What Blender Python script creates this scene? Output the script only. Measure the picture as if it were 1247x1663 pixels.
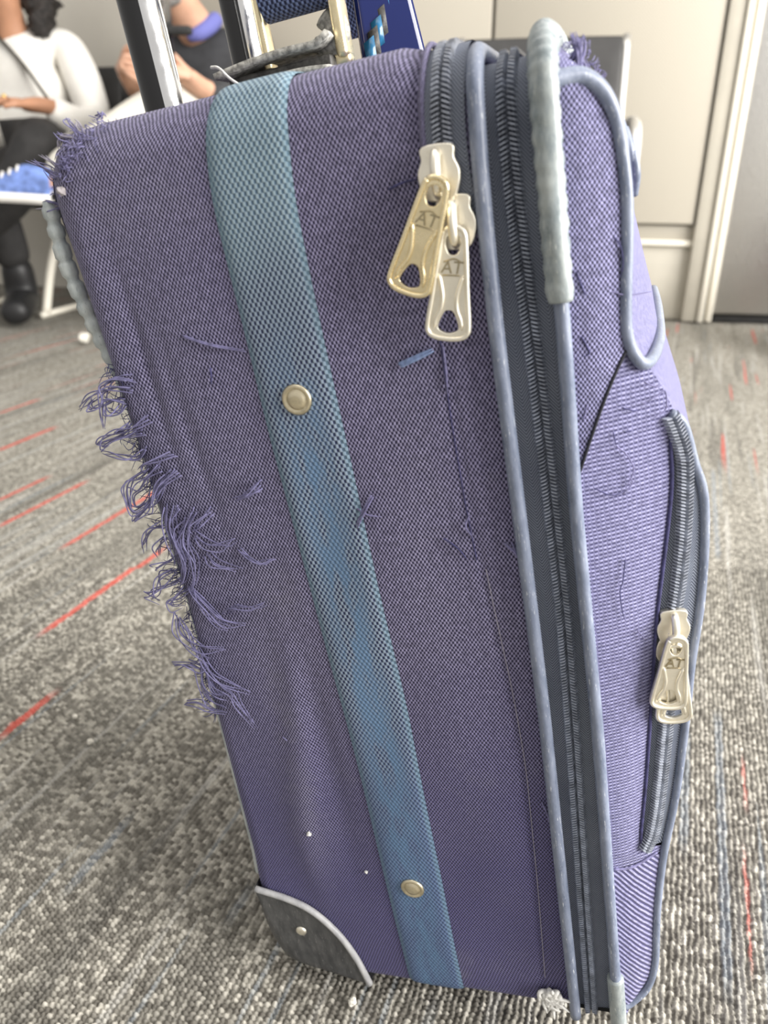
import bpy, bmesh, math, random
import numpy as np
from mathutils import Vector, Matrix

for _o in list(bpy.data.objects):
    bpy.data.objects.remove(_o, do_unlink=True)
SC = bpy.context.scene
COL = SC.collection
rng = np.random.default_rng(7)
random.seed(7)

# ------------------------------------------------------------------ camera
CAM_H = 0.538
cd = bpy.data.cameras.new('camera')
cam = bpy.data.objects.new('camera', cd)
COL.objects.link(cam)
cam.location = (0, 0, CAM_H)
cam.rotation_euler = (math.radians(90 - 24.2), 0, 0)
cd.sensor_fit = 'VERTICAL'
cd.sensor_height = 24.0
cd.sensor_width = 18.0
cd.lens = 1249.0 / 1663.0 * 24.0
cd.clip_start = 0.02
cd.dof.use_dof = True
cd.dof.focus_distance = 0.43
cd.dof.aperture_fstop = cd.lens / 3.3
SC.camera = cam

# ------------------------------------------------------------------ world, lights, exposure
w = bpy.data.worlds.new('terminal_light')
SC.world = w
w.use_nodes = True
w.node_tree.nodes['Background'].inputs[0].default_value = (1.0, 0.975, 0.94, 1)
w.node_tree.nodes['Background'].inputs[1].default_value = 0.36


def area(name, loc, target, sx, sy, power, col):
    l = bpy.data.lights.new(name, 'AREA')
    l.shape = 'RECTANGLE'
    l.size = sx
    l.size_y = sy
    l.energy = power
    l.color = col
    o = bpy.data.objects.new(name, l)
    COL.objects.link(o)
    o.location = loc
    d = Vector(target) - Vector(loc)
    o.rotation_euler = d.to_track_quat('-Z', 'Y').to_euler()
    return o


area('window_light', (3.4, -0.6, 1.7), (0.2, 0.6, 0.3), 3.4, 2.4, 270, (1.0, 0.975, 0.94))
area('ceiling_light', (0.6, 1.0, 3.0), (0.6, 1.0, 0.0), 4.0, 3.0, 45, (1.0, 0.96, 0.90))

SC.view_settings.view_transform = 'Standard'
SC.view_settings.look = 'None'
SC.view_settings.gamma = 1.0
SC.view_settings.use_curve_mapping = False
SC.view_settings.exposure = 0.85


# ------------------------------------------------------------------ helpers
def tag(o, label=None, cat=None, group=None, kind=None):
    if label: o['label'] = label
    if cat: o['category'] = cat
    if group: o['group'] = group
    if kind: o['kind'] = kind
    return o


def empty(name, loc=(0, 0, 0)):
    o = bpy.data.objects.new(name, None)
    o.empty_display_size = 0.05
    COL.objects.link(o)
    o.location = loc
    return o


def link(name, me, mat, parent=None):
    o = bpy.data.objects.new(name, me)
    COL.objects.link(o)
    if mat is not None:
        me.materials.clear()
        me.materials.append(mat)
    if parent is not None:
        o.parent = parent
    return o


def mesh_obj(name, verts, faces, mat, parent=None, uv=None, smooth=True):
    me = bpy.data.meshes.new(name)
    me.from_pydata([tuple(map(float, v)) for v in verts], [], [tuple(map(int, f)) for f in faces])
    if uv is not None:
        lay = me.uv_layers.new(name='UVMap')
        li = np.empty(len(me.loops), dtype=np.int32)
        me.loops.foreach_get('vertex_index', li)
        lay.data.foreach_set('uv', np.asarray(uv, dtype=np.float32)[li].ravel())
    if smooth:
        me.polygons.foreach_set('use_smooth', [True] * len(me.polygons))
    me.update()
    return link(name, me, mat, parent)


def grid(name, P, mat, parent=None, uv=None, rot=0.0, flip=False, smooth=True):
    """P [ny,nx,3] -> one mesh with metric uv"""
    P = np.asarray(P, float)
    ny, nx, _ = P.shape
    if uv is None:
        du = np.linalg.norm(np.diff(P, axis=1), axis=2)
        dv = np.linalg.norm(np.diff(P, axis=0), axis=2)
        u = np.concatenate([np.zeros((ny, 1)), np.cumsum(du, 1)], 1)
        u = u - u[:, nx // 2:nx // 2 + 1]
        v = np.concatenate([np.zeros((1, nx)), np.cumsum(dv, 0)], 0)
        if rot:
            c, s = math.cos(rot), math.sin(rot)
            u, v = u * c - v * s, u * s + v * c
        uv = np.stack([u, v], 2)
    uv = np.asarray(uv).reshape(-1, 2)
    idx = np.arange(ny * nx).reshape(ny, nx)
    q = np.stack([idx[:-1, :-1], idx[:-1, 1:], idx[1:, 1:], idx[1:, :-1]], 2).reshape(-1, 4)
    if flip: q = q[:, ::-1]
    return mesh_obj(name, P.reshape(-1, 3), q, mat, parent, uv, smooth)


def catmull(pts, n=8):
    P = np.asarray(pts, float)
    if len(P) < 3:
        t = np.linspace(0, 1, n + 1)[:, None]
        return P[0] * (1 - t) + P[-1] * t
    Q = np.vstack([2 * P[0] - P[1], P, 2 * P[-1] - P[-2]])
    out = []
    for i in range(1, len(Q) - 2):
        p0, p1, p2, p3 = Q[i - 1], Q[i], Q[i + 1], Q[i + 2]
        for k in range(n):
            t = k / n
            out.append(0.5 * ((2 * p1) + (-p0 + p2) * t + (2 * p0 - 5 * p1 + 4 * p2 - p3) * t * t + (-p0 + 3 * p1 - 3 * p2 + p3) * t ** 3))
    out.append(P[-1])
    return np.array(out)


def tube_data(pts, r, n=10, ell=1.0, up=None):
    P = np.asarray(pts, float)
    m = len(P)
    r = np.broadcast_to(np.asarray(r, float), (m,)) if np.ndim(r) < 2 else np.asarray(r, float)
    T = np.gradient(P, axis=0)
    T /= (np.linalg.norm(T, axis=1)[:, None] + 1e-12)
    N = np.zeros_like(P)
    a = np.array(up if up is not None else (0.31, -0.93, 0.2), float)
    a = a - T[0] * (a @ T[0])
    if np.linalg.norm(a) < 1e-5: a = np.cross(T[0], (1, 0, 0.1))
    a /= np.linalg.norm(a)
    for i in range(m):
        a = a - T[i] * (a @ T[i])
        a /= (np.linalg.norm(a) + 1e-12)
        N[i] = a
    B = np.cross(T, N)
    th = np.linspace(0, 2 * math.pi, n, endpoint=False)
    rr = r[:, None, None] if r.ndim == 1 else r[:, :, None]
    V = P[:, None, :] + rr * (np.cos(th)[None, :, None] * N[:, None, :] + ell * np.sin(th)[None, :, None] * B[:, None, :])
    idx = np.arange(m * n).reshape(m, n)
    q = np.stack([idx[:-1], np.roll(idx[:-1], -1, 1), np.roll(idx[1:], -1, 1), idx[1:]], 2).reshape(-1, 4)
    faces = [tuple(f) for f in q] + [tuple(idx[0][::-1]), tuple(idx[-1])]
    s = np.concatenate([[0], np.cumsum(np.linalg.norm(np.diff(P, axis=0), axis=1))])
    uv = np.stack([np.broadcast_to(th[None, :] * 0.003, (m, n)), np.broadcast_to(s[:, None], (m, n))], 2).reshape(-1, 2)
    return V.reshape(-1, 3), faces, uv


def tube(name, pts, r, mat, parent=None, n=10, ell=1.0, up=None):
    v, f, uv = tube_data(pts, r, n, ell, up)
    return mesh_obj(name, v, f, mat, parent, uv)


def multi_tube(name, list_pts, r, mat, parent=None, n=5):
    V, F, UV = [], [], []
    o = 0
    for i, p in enumerate(list_pts):
        m = len(p)
        rad = r * np.interp(np.linspace(0, 1, m), [0, .15, .8, 1], [1, 1, .85, .3])
        v, f, uv = tube_data(p, rad, n)
        V.append(v); UV.append(uv)
        F += [tuple(k + o for k in ff) for ff in f]
        o += len(v)
    return mesh_obj(name, np.vstack(V), F, mat, parent, np.vstack(UV))


def boxes_data(C, A, B, N, ha, hb, hn, taper=0.75):
    """many small bevel-ish boxes: centres C with axes A,B,N"""
    C, A, B, N = [np.asarray(x, float) for x in (C, A, B, N)]
    s = np.array([(-1, -1, -1), (1, -1, -1), (1, 1, -1), (-1, 1, -1), (-1, -1, 1), (1, -1, 1), (1, 1, 1), (-1, 1, 1)], float)
    k = np.where(s[:, 2] > 0, taper, 1.0)
    V = C[:, None] + A[:, None] * (s[:, 0] * k * ha)[None, :, None] + B[:, None] * (s[:, 1] * k * hb)[None, :, None] + N[:, None] * (s[:, 2] * hn)[None, :, None]
    f = np.array([(0, 3, 2, 1), (4, 5, 6, 7), (0, 1, 5, 4), (1, 2, 6, 5), (2, 3, 7, 6), (3, 0, 4, 7)])
    F = (f[None] + (np.arange(len(C)) * 8)[:, None, None]).reshape(-1, 4)
    return V.reshape(-1, 3), F


def box(name, lo, hi, mat, parent=None, bev=0.0, seg=2):
    bm = bmesh.new()
    bmesh.ops.create_cube(bm, size=1.0)
    lo, hi = Vector(lo), Vector(hi)
    for v in bm.verts:
        v.co = Vector([lo[i] + (v.co[i] + .5) * (hi[i] - lo[i]) for i in range(3)])
    if bev > 0:
        bmesh.ops.bevel(bm, geom=list(bm.edges), offset=bev, segments=seg, profile=0.5, affect='EDGES')
    me = bpy.data.meshes.new(name)
    bm.to_mesh(me); bm.free()
    if bev > 0:
        me.polygons.foreach_set('use_smooth', [True] * len(me.polygons))
    return link(name, me, mat, parent)


def curve_mesh(name, loops, mat, parent=None, ext=0.001, bev=0.0003, res=2, to=None):
    """filled 2d loops (outer + holes) extruded; drawn in local x,z with thickness along y"""
    cu = bpy.data.curves.new(name, 'CURVE')
    cu.dimensions = '2D'; cu.fill_mode = 'BOTH'
    cu.extrude = ext; cu.bevel_depth = bev; cu.bevel_resolution = res
    for lp in loops:
        s = cu.splines.new('POLY')
        s.points.add(len(lp) - 1)
        for i, (x, y) in enumerate(lp): s.points[i].co = (x, y, 0, 1)
        s.use_cyclic_u = True
    t = bpy.data.objects.new('tmp', cu)
    COL.objects.link(t)
    bpy.context.view_layer.update()
    me = bpy.data.meshes.new_from_object(t.evaluated_get(bpy.context.evaluated_depsgraph_get()))
    bpy.data.objects.remove(t); bpy.data.curves.remove(cu)
    me.transform(Matrix.Rotation(math.radians(90), 4, 'X'))
    if to is not None: me.transform(to)
    me.name = name
    return link(name, me, mat, parent)


def text_mesh(name, body, size, ext, mat, parent, to):
    cu = bpy.data.curves.new(name, 'FONT')
    cu.body = body; cu.size = size; cu.extrude = ext
    cu.align_x = 'CENTER'; cu.align_y = 'CENTER'; cu.shear = 0.12
    t = bpy.data.objects.new('tmp', cu)
    COL.objects.link(t)
    bpy.context.view_layer.update()
    me = bpy.data.meshes.new_from_object(t.evaluated_get(bpy.context.evaluated_depsgraph_get()))
    bpy.data.objects.remove(t); bpy.data.curves.remove(cu)
    me.transform(Matrix.Rotation(math.radians(90), 4, 'X'))
    me.transform(to)
    me.name = name
    return link(name, me, mat, parent)


def lathe(name, prof, mat, parent=None, n=28, to=None):
    """prof (r, h) spun about -Y (h towards the viewer = -y)"""
    V, F = [], []
    m = len(prof)
    for r, h in prof:
        for k in range(n):
            a = 2 * math.pi * k / n
            V.append((r * math.cos(a), -h, r * math.sin(a)))
    for i in range(m - 1):
        for k in range(n):
            F.append((i * n + k, i * n + (k + 1) % n, (i + 1) * n + (k + 1) % n, (i + 1) * n + k))
    F.append(tuple(range((m - 1) * n, m * n)))
    o = mesh_obj(name, V, F, mat, parent)
    if to is not None: o.data.transform(to)
    return o


# ------------------------------------------------------------------ materials
class NT:
    def __init__(self, name, rough=0.5, metal=0.0, spec=0.5):
        m = bpy.data.materials.new(name)
        m.use_nodes = True
        self.m = m; self.t = m.node_tree
        self.b = self.t.nodes['Principled BSDF']
        self.b.inputs['Roughness'].default_value = rough
        self.b.inputs['Metallic'].default_value = metal
        self.b.inputs['Specular IOR Level'].default_value = spec

    def n(self, t, **k):
        x = self.t.nodes.new(t)
        for a, v in k.items(): setattr(x, a, v)
        return x

    def l(self, a, b): self.t.links.new(a, b)

    def put(self, sock, v):
        if isinstance(v, bpy.types.NodeSocket): self.l(v, sock)
        elif isinstance(v, (tuple, list)) and len(v) == 3 and sock.type == 'RGBA': sock.default_value = (*v, 1)
        else: sock.default_value = v

    def math(self, op, a, b=0.0, c=None, clamp=False):
        x = self.n('ShaderNodeMath', operation=op, use_clamp=clamp)
        self.put(x.inputs[0], a); self.put(x.inputs[1], b)
        if c is not None: self.put(x.inputs[2], c)
        return x.outputs[0]

    def uv(self):
        s = self.n('ShaderNodeSeparateXYZ')
        self.l(self.n('ShaderNodeTexCoord').outputs['UV'], s.inputs[0])
        return s.outputs[0], s.outputs[1]

    def obj(self):
        return self.n('ShaderNodeTexCoord').outputs['Object']

    def sep(self, v):
        s = self.n('ShaderNodeSeparateXYZ'); self.l(v, s.inputs[0])
        return s.outputs

    def comb(self, x, y, z=0.0):
        s = self.n('ShaderNodeCombineXYZ')
        for i, v in enumerate((x, y, z)): self.put(s.inputs[i], v)
        return s.outputs[0]

    def noise(self, vec, scale, detail=3, rough=.55, dist=0.0):
        x = self.n('ShaderNodeTexNoise')
        self.l(vec, x.inputs['Vector'])
        x.inputs['Scale'].default_value = scale; x.inputs['Detail'].default_value = detail
        x.inputs['Roughness'].default_value = rough; x.inputs['Distortion'].default_value = dist
        return x.outputs['Fac']

    def map(self, v, a, b, c=0.0, d=1.0):
        x = self.n('ShaderNodeMapRange', interpolation_type='SMOOTHSTEP')
        self.put(x.inputs[0], v)
        for i, k in enumerate((a, b, c, d)): self.put(x.inputs[i + 1], k)
        return x.outputs[0]

    def mix(self, f, a, b, mode='MIX'):
        x = self.n('ShaderNodeMix', data_type='RGBA', blend_type=mode)
        self.put(x.inputs[0], f); self.put(x.inputs[6], a); self.put(x.inputs[7], b)
        return x.outputs[2]

    def col(self, c): self.put(self.b.inputs['Base Color'], c)

    def bump(self, h, strength, dist, prev=None):
        x = self.n('ShaderNodeBump')
        x.inputs['Strength'].default_value = strength; x.inputs['Distance'].default_value = dist
        self.l(h, x.inputs['Height'])
        if prev is not None: self.l(prev, x.inputs['Normal'])
        self.l(x.outputs[0], self.b.inputs['Normal'])
        return x.outputs[0]


def plain(name, col, rough=.5, metal=0.0, var=0.0, scale=30, bump=0.0, bdist=.001):
    k = NT(name, rough, metal)
    if var or bump:
        o = k.obj()
        f = k.noise(o, scale, 4)
        c2 = tuple(min(1, x * (1 + var)) for x in col); c1 = tuple(x * (1 - var) for x in col)
        k.col(k.mix(k.map(f, .3, .7), c1, c2))
        if bump: k.bump(f, bump, bdist)
    else:
        k.col(col)
    return k.m


def weave(name, light, dark, pu=.0020, pv=.0030, fade=None, sharp=.7, rib=0.0):
    k = NT(name, .75, 0, .25)
    u, v = k.uv()
    o = k.obj()
    wob = k.math('MULTIPLY', k.math('SUBTRACT', k.noise(k.comb(u, v), 90, 2), .5), .0016)
    uu = k.math('ADD', u, wob)
    vv = k.math('ADD', v, k.math('MULTIPLY', wob, .7))
    a = k.math('COSINE', k.math('MULTIPLY', uu, 2 * math.pi / pu))
    b = k.math('COSINE', k.math('MULTIPLY', vv, 2 * math.pi / pv))
    c = k.math('MULTIPLY', a, b)
    if rib: c = k.math('ADD', k.math('MULTIPLY', c, 1 - rib), k.math('MULTIPLY', b, rib))
    h = k.map(c, -.55, .55)
    # yarn colour differs a little from one yarn to the next
    yarn = k.noise(k.comb(k.math('MULTIPLY', u, 300), k.math('MULTIPLY', v, 300)), 1.0, 2, .7)
    patch = k.noise(o, 9, 4, .6)
    lc = k.mix(k.map(yarn, .25, .75), tuple(x * .72 for x in light), tuple(min(1, x * 1.35) for x in light))
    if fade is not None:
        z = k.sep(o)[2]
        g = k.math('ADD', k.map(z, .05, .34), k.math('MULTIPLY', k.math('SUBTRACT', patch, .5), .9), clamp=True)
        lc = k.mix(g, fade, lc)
    dust = k.map(k.noise(o, 14, 5, .65), .56, .78, 0, .38)
    lc = k.mix(dust, lc, tuple(min(1, x * .5 + .22) for x in light))
    if fade is not None:   # paler patches in the cloth, most of them left of the strap
        ss = k.sep(o)
        nz = k.noise(o, 60, 4, .65)
        for cx, cz, sx, sz, amt in ((.062, .312, .016, .020, .55), (.046, .235, .012, .075, .40), (.040, .150, .020, .060, .28), (.150, .36, .02, .09, .22), (.05, .52, .08, .03, .25)):
            dx = k.math('DIVIDE', k.math('SUBTRACT', ss[0], cx), sx); dz = k.math('DIVIDE', k.math('SUBTRACT', ss[2], cz), sz)
            g2 = k.map(k.math('SQRT', k.math('ADD', k.math('MULTIPLY', dx, dx), k.math('MULTIPLY', dz, dz))), 1.3, 0)
            lc = k.mix(k.math('MULTIPLY', k.math('MULTIPLY', g2, k.map(nz, .25, .7)), amt), lc, (.40, .38, .47))
    k.col(k.mix(h, dark, lc))
    fuzz = k.noise(o, 1800, 2)
    k.bump(k.math('ADD', h, k.math('MULTIPLY', fuzz, .35)), sharp, .0007)
    try:
        k.b.inputs['Sheen Weight'].default_value = .12
        k.b.inputs['Sheen Roughness'].default_value = .5
    except Exception: pass
    return k.m


def webbing():
    k = NT('strap_webbing', .6, 0, .35)
    u, v = k.uv()
    o = k.obj()
    z = k.sep(o)[2]
    a = k.math('COSINE', k.math('MULTIPLY', u, 2 * math.pi / .0026))
    b = k.math('COSINE', k.math('MULTIPLY', v, 2 * math.pi / .0040))
    h = k.map(k.math('MULTIPLY', a, b), -.7, .55)
    n = k.noise(o, 26, 4, .6)
    # dye faded at the top, deep navy gaps in the middle, rubbed flat below
    top = k.map(k.math('ADD', z, k.math('MULTIPLY', n, .06)), .47, .55)
    low = k.map(k.math('ADD', z, k.math('MULTIPLY', n, .12)), .36, .16)
    li = k.mix(top, (.27, .335, .43), (.28, .37, .42))
    li = k.mix(low, li, (.13, .19, .325))
    da = k.mix(top, (.010, .016, .06), (.07, .125, .19))
    da = k.mix(low, da, (.055, .085, .18))
    c = k.mix(h, da, li)
    rub = k.math('MULTIPLY', k.map(k.noise(k.comb(k.math('MULTIPLY', u, 4), v), 28, 4, .6), .36, .58, 0, .75), k.map(k.math('ABSOLUTE', u), .016, .004))
    c = k.mix(k.math('MULTIPLY', rub, k.map(z, .47, .38)), c, (.115, .21, .35))
    edge = k.map(k.math('ABSOLUTE', u), .0152, .0178)
    c = k.mix(k.math('MULTIPLY', edge, .5), c, (.15, .25, .32))
    k.col(c)
    k.bump(k.math('ADD', h, k.math('MULTIPLY', k.noise(o, 1500, 2), .3)), .6, .0009)
    return k.m


def herring():
    k = NT('zipper_tape_cloth', .65, 0, .3)
    u, v = k.uv()
    d = k.math('SUBTRACT', v, k.math('MULTIPLY', k.math('ABSOLUTE', k.math('SUBTRACT', k.math('ABSOLUTE', u), .0078)), 1.3))
    h = k.math('ADD', k.math('MULTIPLY', k.math('SINE', k.math('MULTIPLY', d, 2 * math.pi / .0016)), .5), .5)
    n = k.noise(k.obj(), 25, 3)
    c = k.mix(h, (.05, .06, .09), k.mix(k.map(n, .3, .7), (.22, .245, .31), (.29, .32, .385)))
    k.col(c)
    k.bump(h, .5, .0004)
    return k.m


def vinyl(name, c1, c2, c3, wear=.5, rough=.33):
    k = NT(name, rough, 0, .5)
    o = k.obj()
    s = k.sep(o)
    n = k.noise(k.comb(k.math('MULTIPLY', s[0], 3), k.math('MULTIPLY', s[1], 3), s[2]), 60, 5, .65)
    sc = k.noise(k.comb(k.math('MULTIPLY', s[0], 8), k.math('MULTIPLY', s[1], 8), s[2]), 130, 3, .7)
    c = k.mix(k.map(n, .3, .7), c1, c2)
    c = k.mix(k.map(sc, .60, .72, 0, wear), c, c3)
    k.col(c)
    k.put(k.b.inputs['Roughness'], k.map(n, .3, .7, rough, rough + .25))
    k.bump(k.noise(o, 500, 4), .25, .0006)
    return k.m


def metal(name, col, rough=.25, var=.15):
    k = NT(name, rough, 1.0)
    o = k.obj()
    n = k.noise(o, 120, 5, .65)
    k.col(k.mix(k.map(n, .35, .75), col, tuple(x * (1 - var) for x in col)))
    k.put(k.b.inputs['Roughness'], k.map(n, .3, .7, rough, rough + .18))
    k.bump(n, .12, .0004)
    return k.m


STRIPE = math.radians(20.3)      # pile rows run this far right of straight ahead


# dyed streaks one can tell apart: kind, start, end, offset across the rows, half width
BANDS = [('r', 0.86, 1.068, -0.997, 0.006), ('r', 0.628, 0.885, -0.693, 0.006), ('r', 0.457, 0.527, -0.593, 0.006), ('r', 0.94, 1.062, -1.082, 0.006), ('r', 1.149, 1.315, -1.288, 0.008), ('r', 0.838, 1.08, -0.844, 0.006), ('r', 1.357, 1.487, -1.492, 0.006), ('r', 0.626, 0.682, 0.128, 0.0022), ('r', 0.455, 0.557, 0.123, 0.0022), ('l', 0.728, 1.018, -0.864, 0.006), ('l', 1.046, 1.517, -1.216, 0.006), ('l', 1.239, 1.609, -1.397, 0.006), ('b', 0.553, 0.715, 0.074, 0.005), ('b', 0.428, 0.75, 0.106, 0.005), ('b', 1.152, 1.544, 0.116, 0.005), ('b', 0.333, 0.406, -0.398, 0.005), ('b', 0.358, 0.377, -0.259, 0.005), ('b', 0.327, 0.338, -0.09, 0.005)]


def carpet(name, relief, attr=False):
    k = NT(name, .95, 0, .1)
    s = k.sep(k.n('ShaderNodeNewGeometry').outputs['Position'])
    c_, s_ = math.cos(STRIPE), math.sin(STRIPE)
    a = k.math('ADD', k.math('MULTIPLY', s[0], s_), k.math('MULTIPLY', s[1], c_))      # along the rows
    b = k.math('SUBTRACT', k.math('MULTIPLY', s[0], c_), k.math('MULTIPLY', s[1], s_))   # across
    vor = k.n('ShaderNodeTexVoronoi', feature='F1')
    k.l(k.comb(k.math('MULTIPLY', a, 290), k.math('MULTIPLY', b, 265)), vor.inputs['Vector'])
    vor.inputs['Scale'].default_value = 1.0
    vor.inputs['Randomness'].default_value = .75
    rnd = k.sep(vor.outputs['Color'])
    g = k.n('ShaderNodeValToRGB')
    k.l(k.n('ShaderNodeAttribute', attribute_name='tone').outputs['Fac'] if attr else rnd[0], g.inputs[0])
    e = g.color_ramp.elements
    e[0].position = 0; e[0].color = (.14, .13, .112, 1)
    e[1].position = 1; e[1].color = (.52, .495, .435, 1)
    x = e.new(.35); x.color = (.21, .198, .172, 1)
    x = e.new(.7); x.color = (.345, .328, .286, 1)
    c = g.outputs[0]
    # long heathered streaks of single dyed yarns
    def streak(sa, sb, off, lo, hi, amt):
        f = k.noise(k.comb(k.math('MULTIPLY', a, sa), k.math('ADD', k.math('MULTIPLY', b, sb), off)), 1.0, 1, .4)
        return k.math('MULTIPLY', k.map(f, lo, hi), amt)
    c = k.mix(streak(1.0, 14, 3.1, .50, .66, .35), c, (.13, .125, .11))
    c = k.mix(streak(1.4, 38, 9.7, .60, .68, .40), c, (.07, .066, .06))
    c = k.mix(streak(1.8, 70, 17.3, .62, .70, .45), c, (.50, .49, .46))
    c = k.mix(streak(1.6, 85, 31.9, .66, .72, .35), c, (.24, .29, .34))
    c = k.mix(k.math('MULTIPLY', streak(2.2, 66, 47.2, .68, .71, .6), k.map(a, 1.5, 1.7)), c, (.58, .085, .065))
    edge = k.math('MULTIPLY', k.math('SUBTRACT', k.noise(k.comb(k.math('MULTIPLY', a, 60), k.math('MULTIPLY', b, 260)), 1.0, 1), .5), .006)
    be = k.math('ADD', b, edge)
    for kind, a0, a1, bc, wd in BANDS:
        f = k.math('MULTIPLY', k.map(k.math('ABSOLUTE', k.math('SUBTRACT', be, bc)), wd, wd * .55), k.math('MULTIPLY', k.map(a, a0 - .02, a0 + .02), k.map(a, a1 + .02, a1 - .02)))
        c = k.mix(k.math('MULTIPLY', f, .75 if kind == 'r' and bc < 0 else .4), c, {'r': (.62, .10, .075), 'l': (.46, .47, .46), 'b': (.26, .31, .37)}[kind])
    k.col(c)
    h = k.math('SUBTRACT', 1.0, vor.outputs['Distance'])
    if relief: k.bump(h, .8, .004)
    else: k.bump(k.noise(k.comb(a, b), 900, 2), .5, .001)
    return k.m


M = {}
LAV = (.275, .255, .405); DARK = (.017, .014, .045)
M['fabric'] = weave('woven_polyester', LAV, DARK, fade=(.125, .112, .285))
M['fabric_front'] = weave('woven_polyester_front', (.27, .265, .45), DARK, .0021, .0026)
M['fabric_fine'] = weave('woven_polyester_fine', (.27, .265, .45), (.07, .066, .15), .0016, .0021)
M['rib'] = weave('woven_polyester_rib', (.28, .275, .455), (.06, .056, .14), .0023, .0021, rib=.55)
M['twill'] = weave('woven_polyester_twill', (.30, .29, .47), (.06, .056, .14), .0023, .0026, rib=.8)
M['web'] = webbing()
M['tape'] = herring()
M['vinyl'] = vinyl('grey_piping_vinyl', (.13, .155, .22), (.22, .25, .33), (.66, .68, .72), .8, .26)
M['sleeve'] = vinyl('scuffed_vinyl_sleeve', (.20, .235, .25), (.36, .39, .385), (.66, .68, .65), .8, .24)
M['chewed'] = vinyl('chewed_pale_vinyl', (.33, .37, .38), (.50, .53, .52), (.16, .19, .21), .8, .3)
M['guard'] = vinyl('black_corner_plastic', (.045, .047, .05), (.11, .11, .11), (.45, .44, .42), .45, .4)
M['lip'] = vinyl('grey_plastic_edge', (.32, .32, .33), (.45, .45, .45), (.7, .7, .68), .4, .35)
M['teeth'] = plain('navy_nylon_teeth', (.24, .265, .325), .2, var=.3, scale=200)
M['teeth2'] = plain('grey_nylon_teeth', (.27, .29, .34), .2, var=.3, scale=200)
M['brass'] = metal('pale_brass', (.93, .80, .52), .22, .15)
M['nickel'] = metal('worn_nickel', (.93, .88, .76), .34, .12)
M['rivet'] = metal('aged_brass_rivet', (.74, .66, .48), .30, .35)
M['letter_shade'] = metal('shaded_letters', (.42, .36, .24), .4, .2)  # darker brass puts the shade of engraved lines into the letter colour
M['chrome'] = metal('bright_chrome', (.86, .86, .87), .08, .05)
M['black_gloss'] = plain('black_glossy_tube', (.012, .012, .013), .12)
M['thread'] = plain('purple_thread', (.165, .155, .285), .85, var=.3, scale=300)
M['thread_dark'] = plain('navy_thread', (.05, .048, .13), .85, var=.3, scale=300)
M['thread_blue'] = plain('blue_thread', (.20, .27, .46), .85, var=.3, scale=300)
M['thread_white'] = plain('white_thread', (.30, .28, .34), .85, var=.2, scale=300)
M['lint'] = plain('beige_lint', (.36, .33, .34), .9, var=.2, scale=200)
M['stuffing'] = plain('white_lining', (.68, .67, .64), .9, var=.25, scale=200, bump=.5, bdist=.002)
M['seam'] = plain('black_seam_cord', (.012, .012, .018), .9)
M['leather'] = plain('cracked_black_leather', (.035, .033, .03), .55, var=.6, scale=300, bump=.5)
M['leather_top'] = plain('greyed_leather', (.33, .32, .29), .8, var=.5, scale=350, bump=.6)
M['tag'] = plain('navy_gloss_plastic', (.008, .014, .08), .08)
M['tag_blue'] = plain('teal_blue_print', (.015, .10, .20), .2, var=.4, scale=120)
M['rubber'] = plain('black_rubber', (.02, .02, .02), .7, var=.3)

# ================================================================== THE ROOM
M['carpet'] = carpet('heather_carpet', True)
M['pile'] = carpet('heather_carpet_loops', False, True)
fl = grid('floor', [[(-6, -2.5, -.0056), (6, -2.5, -.0056)], [(-6, 6, -.0056), (6, 6, -.0056)]], M['carpet'])
tag(fl, 'grey heather carpet with red and blue streaks', 'floor', kind='structure')


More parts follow.
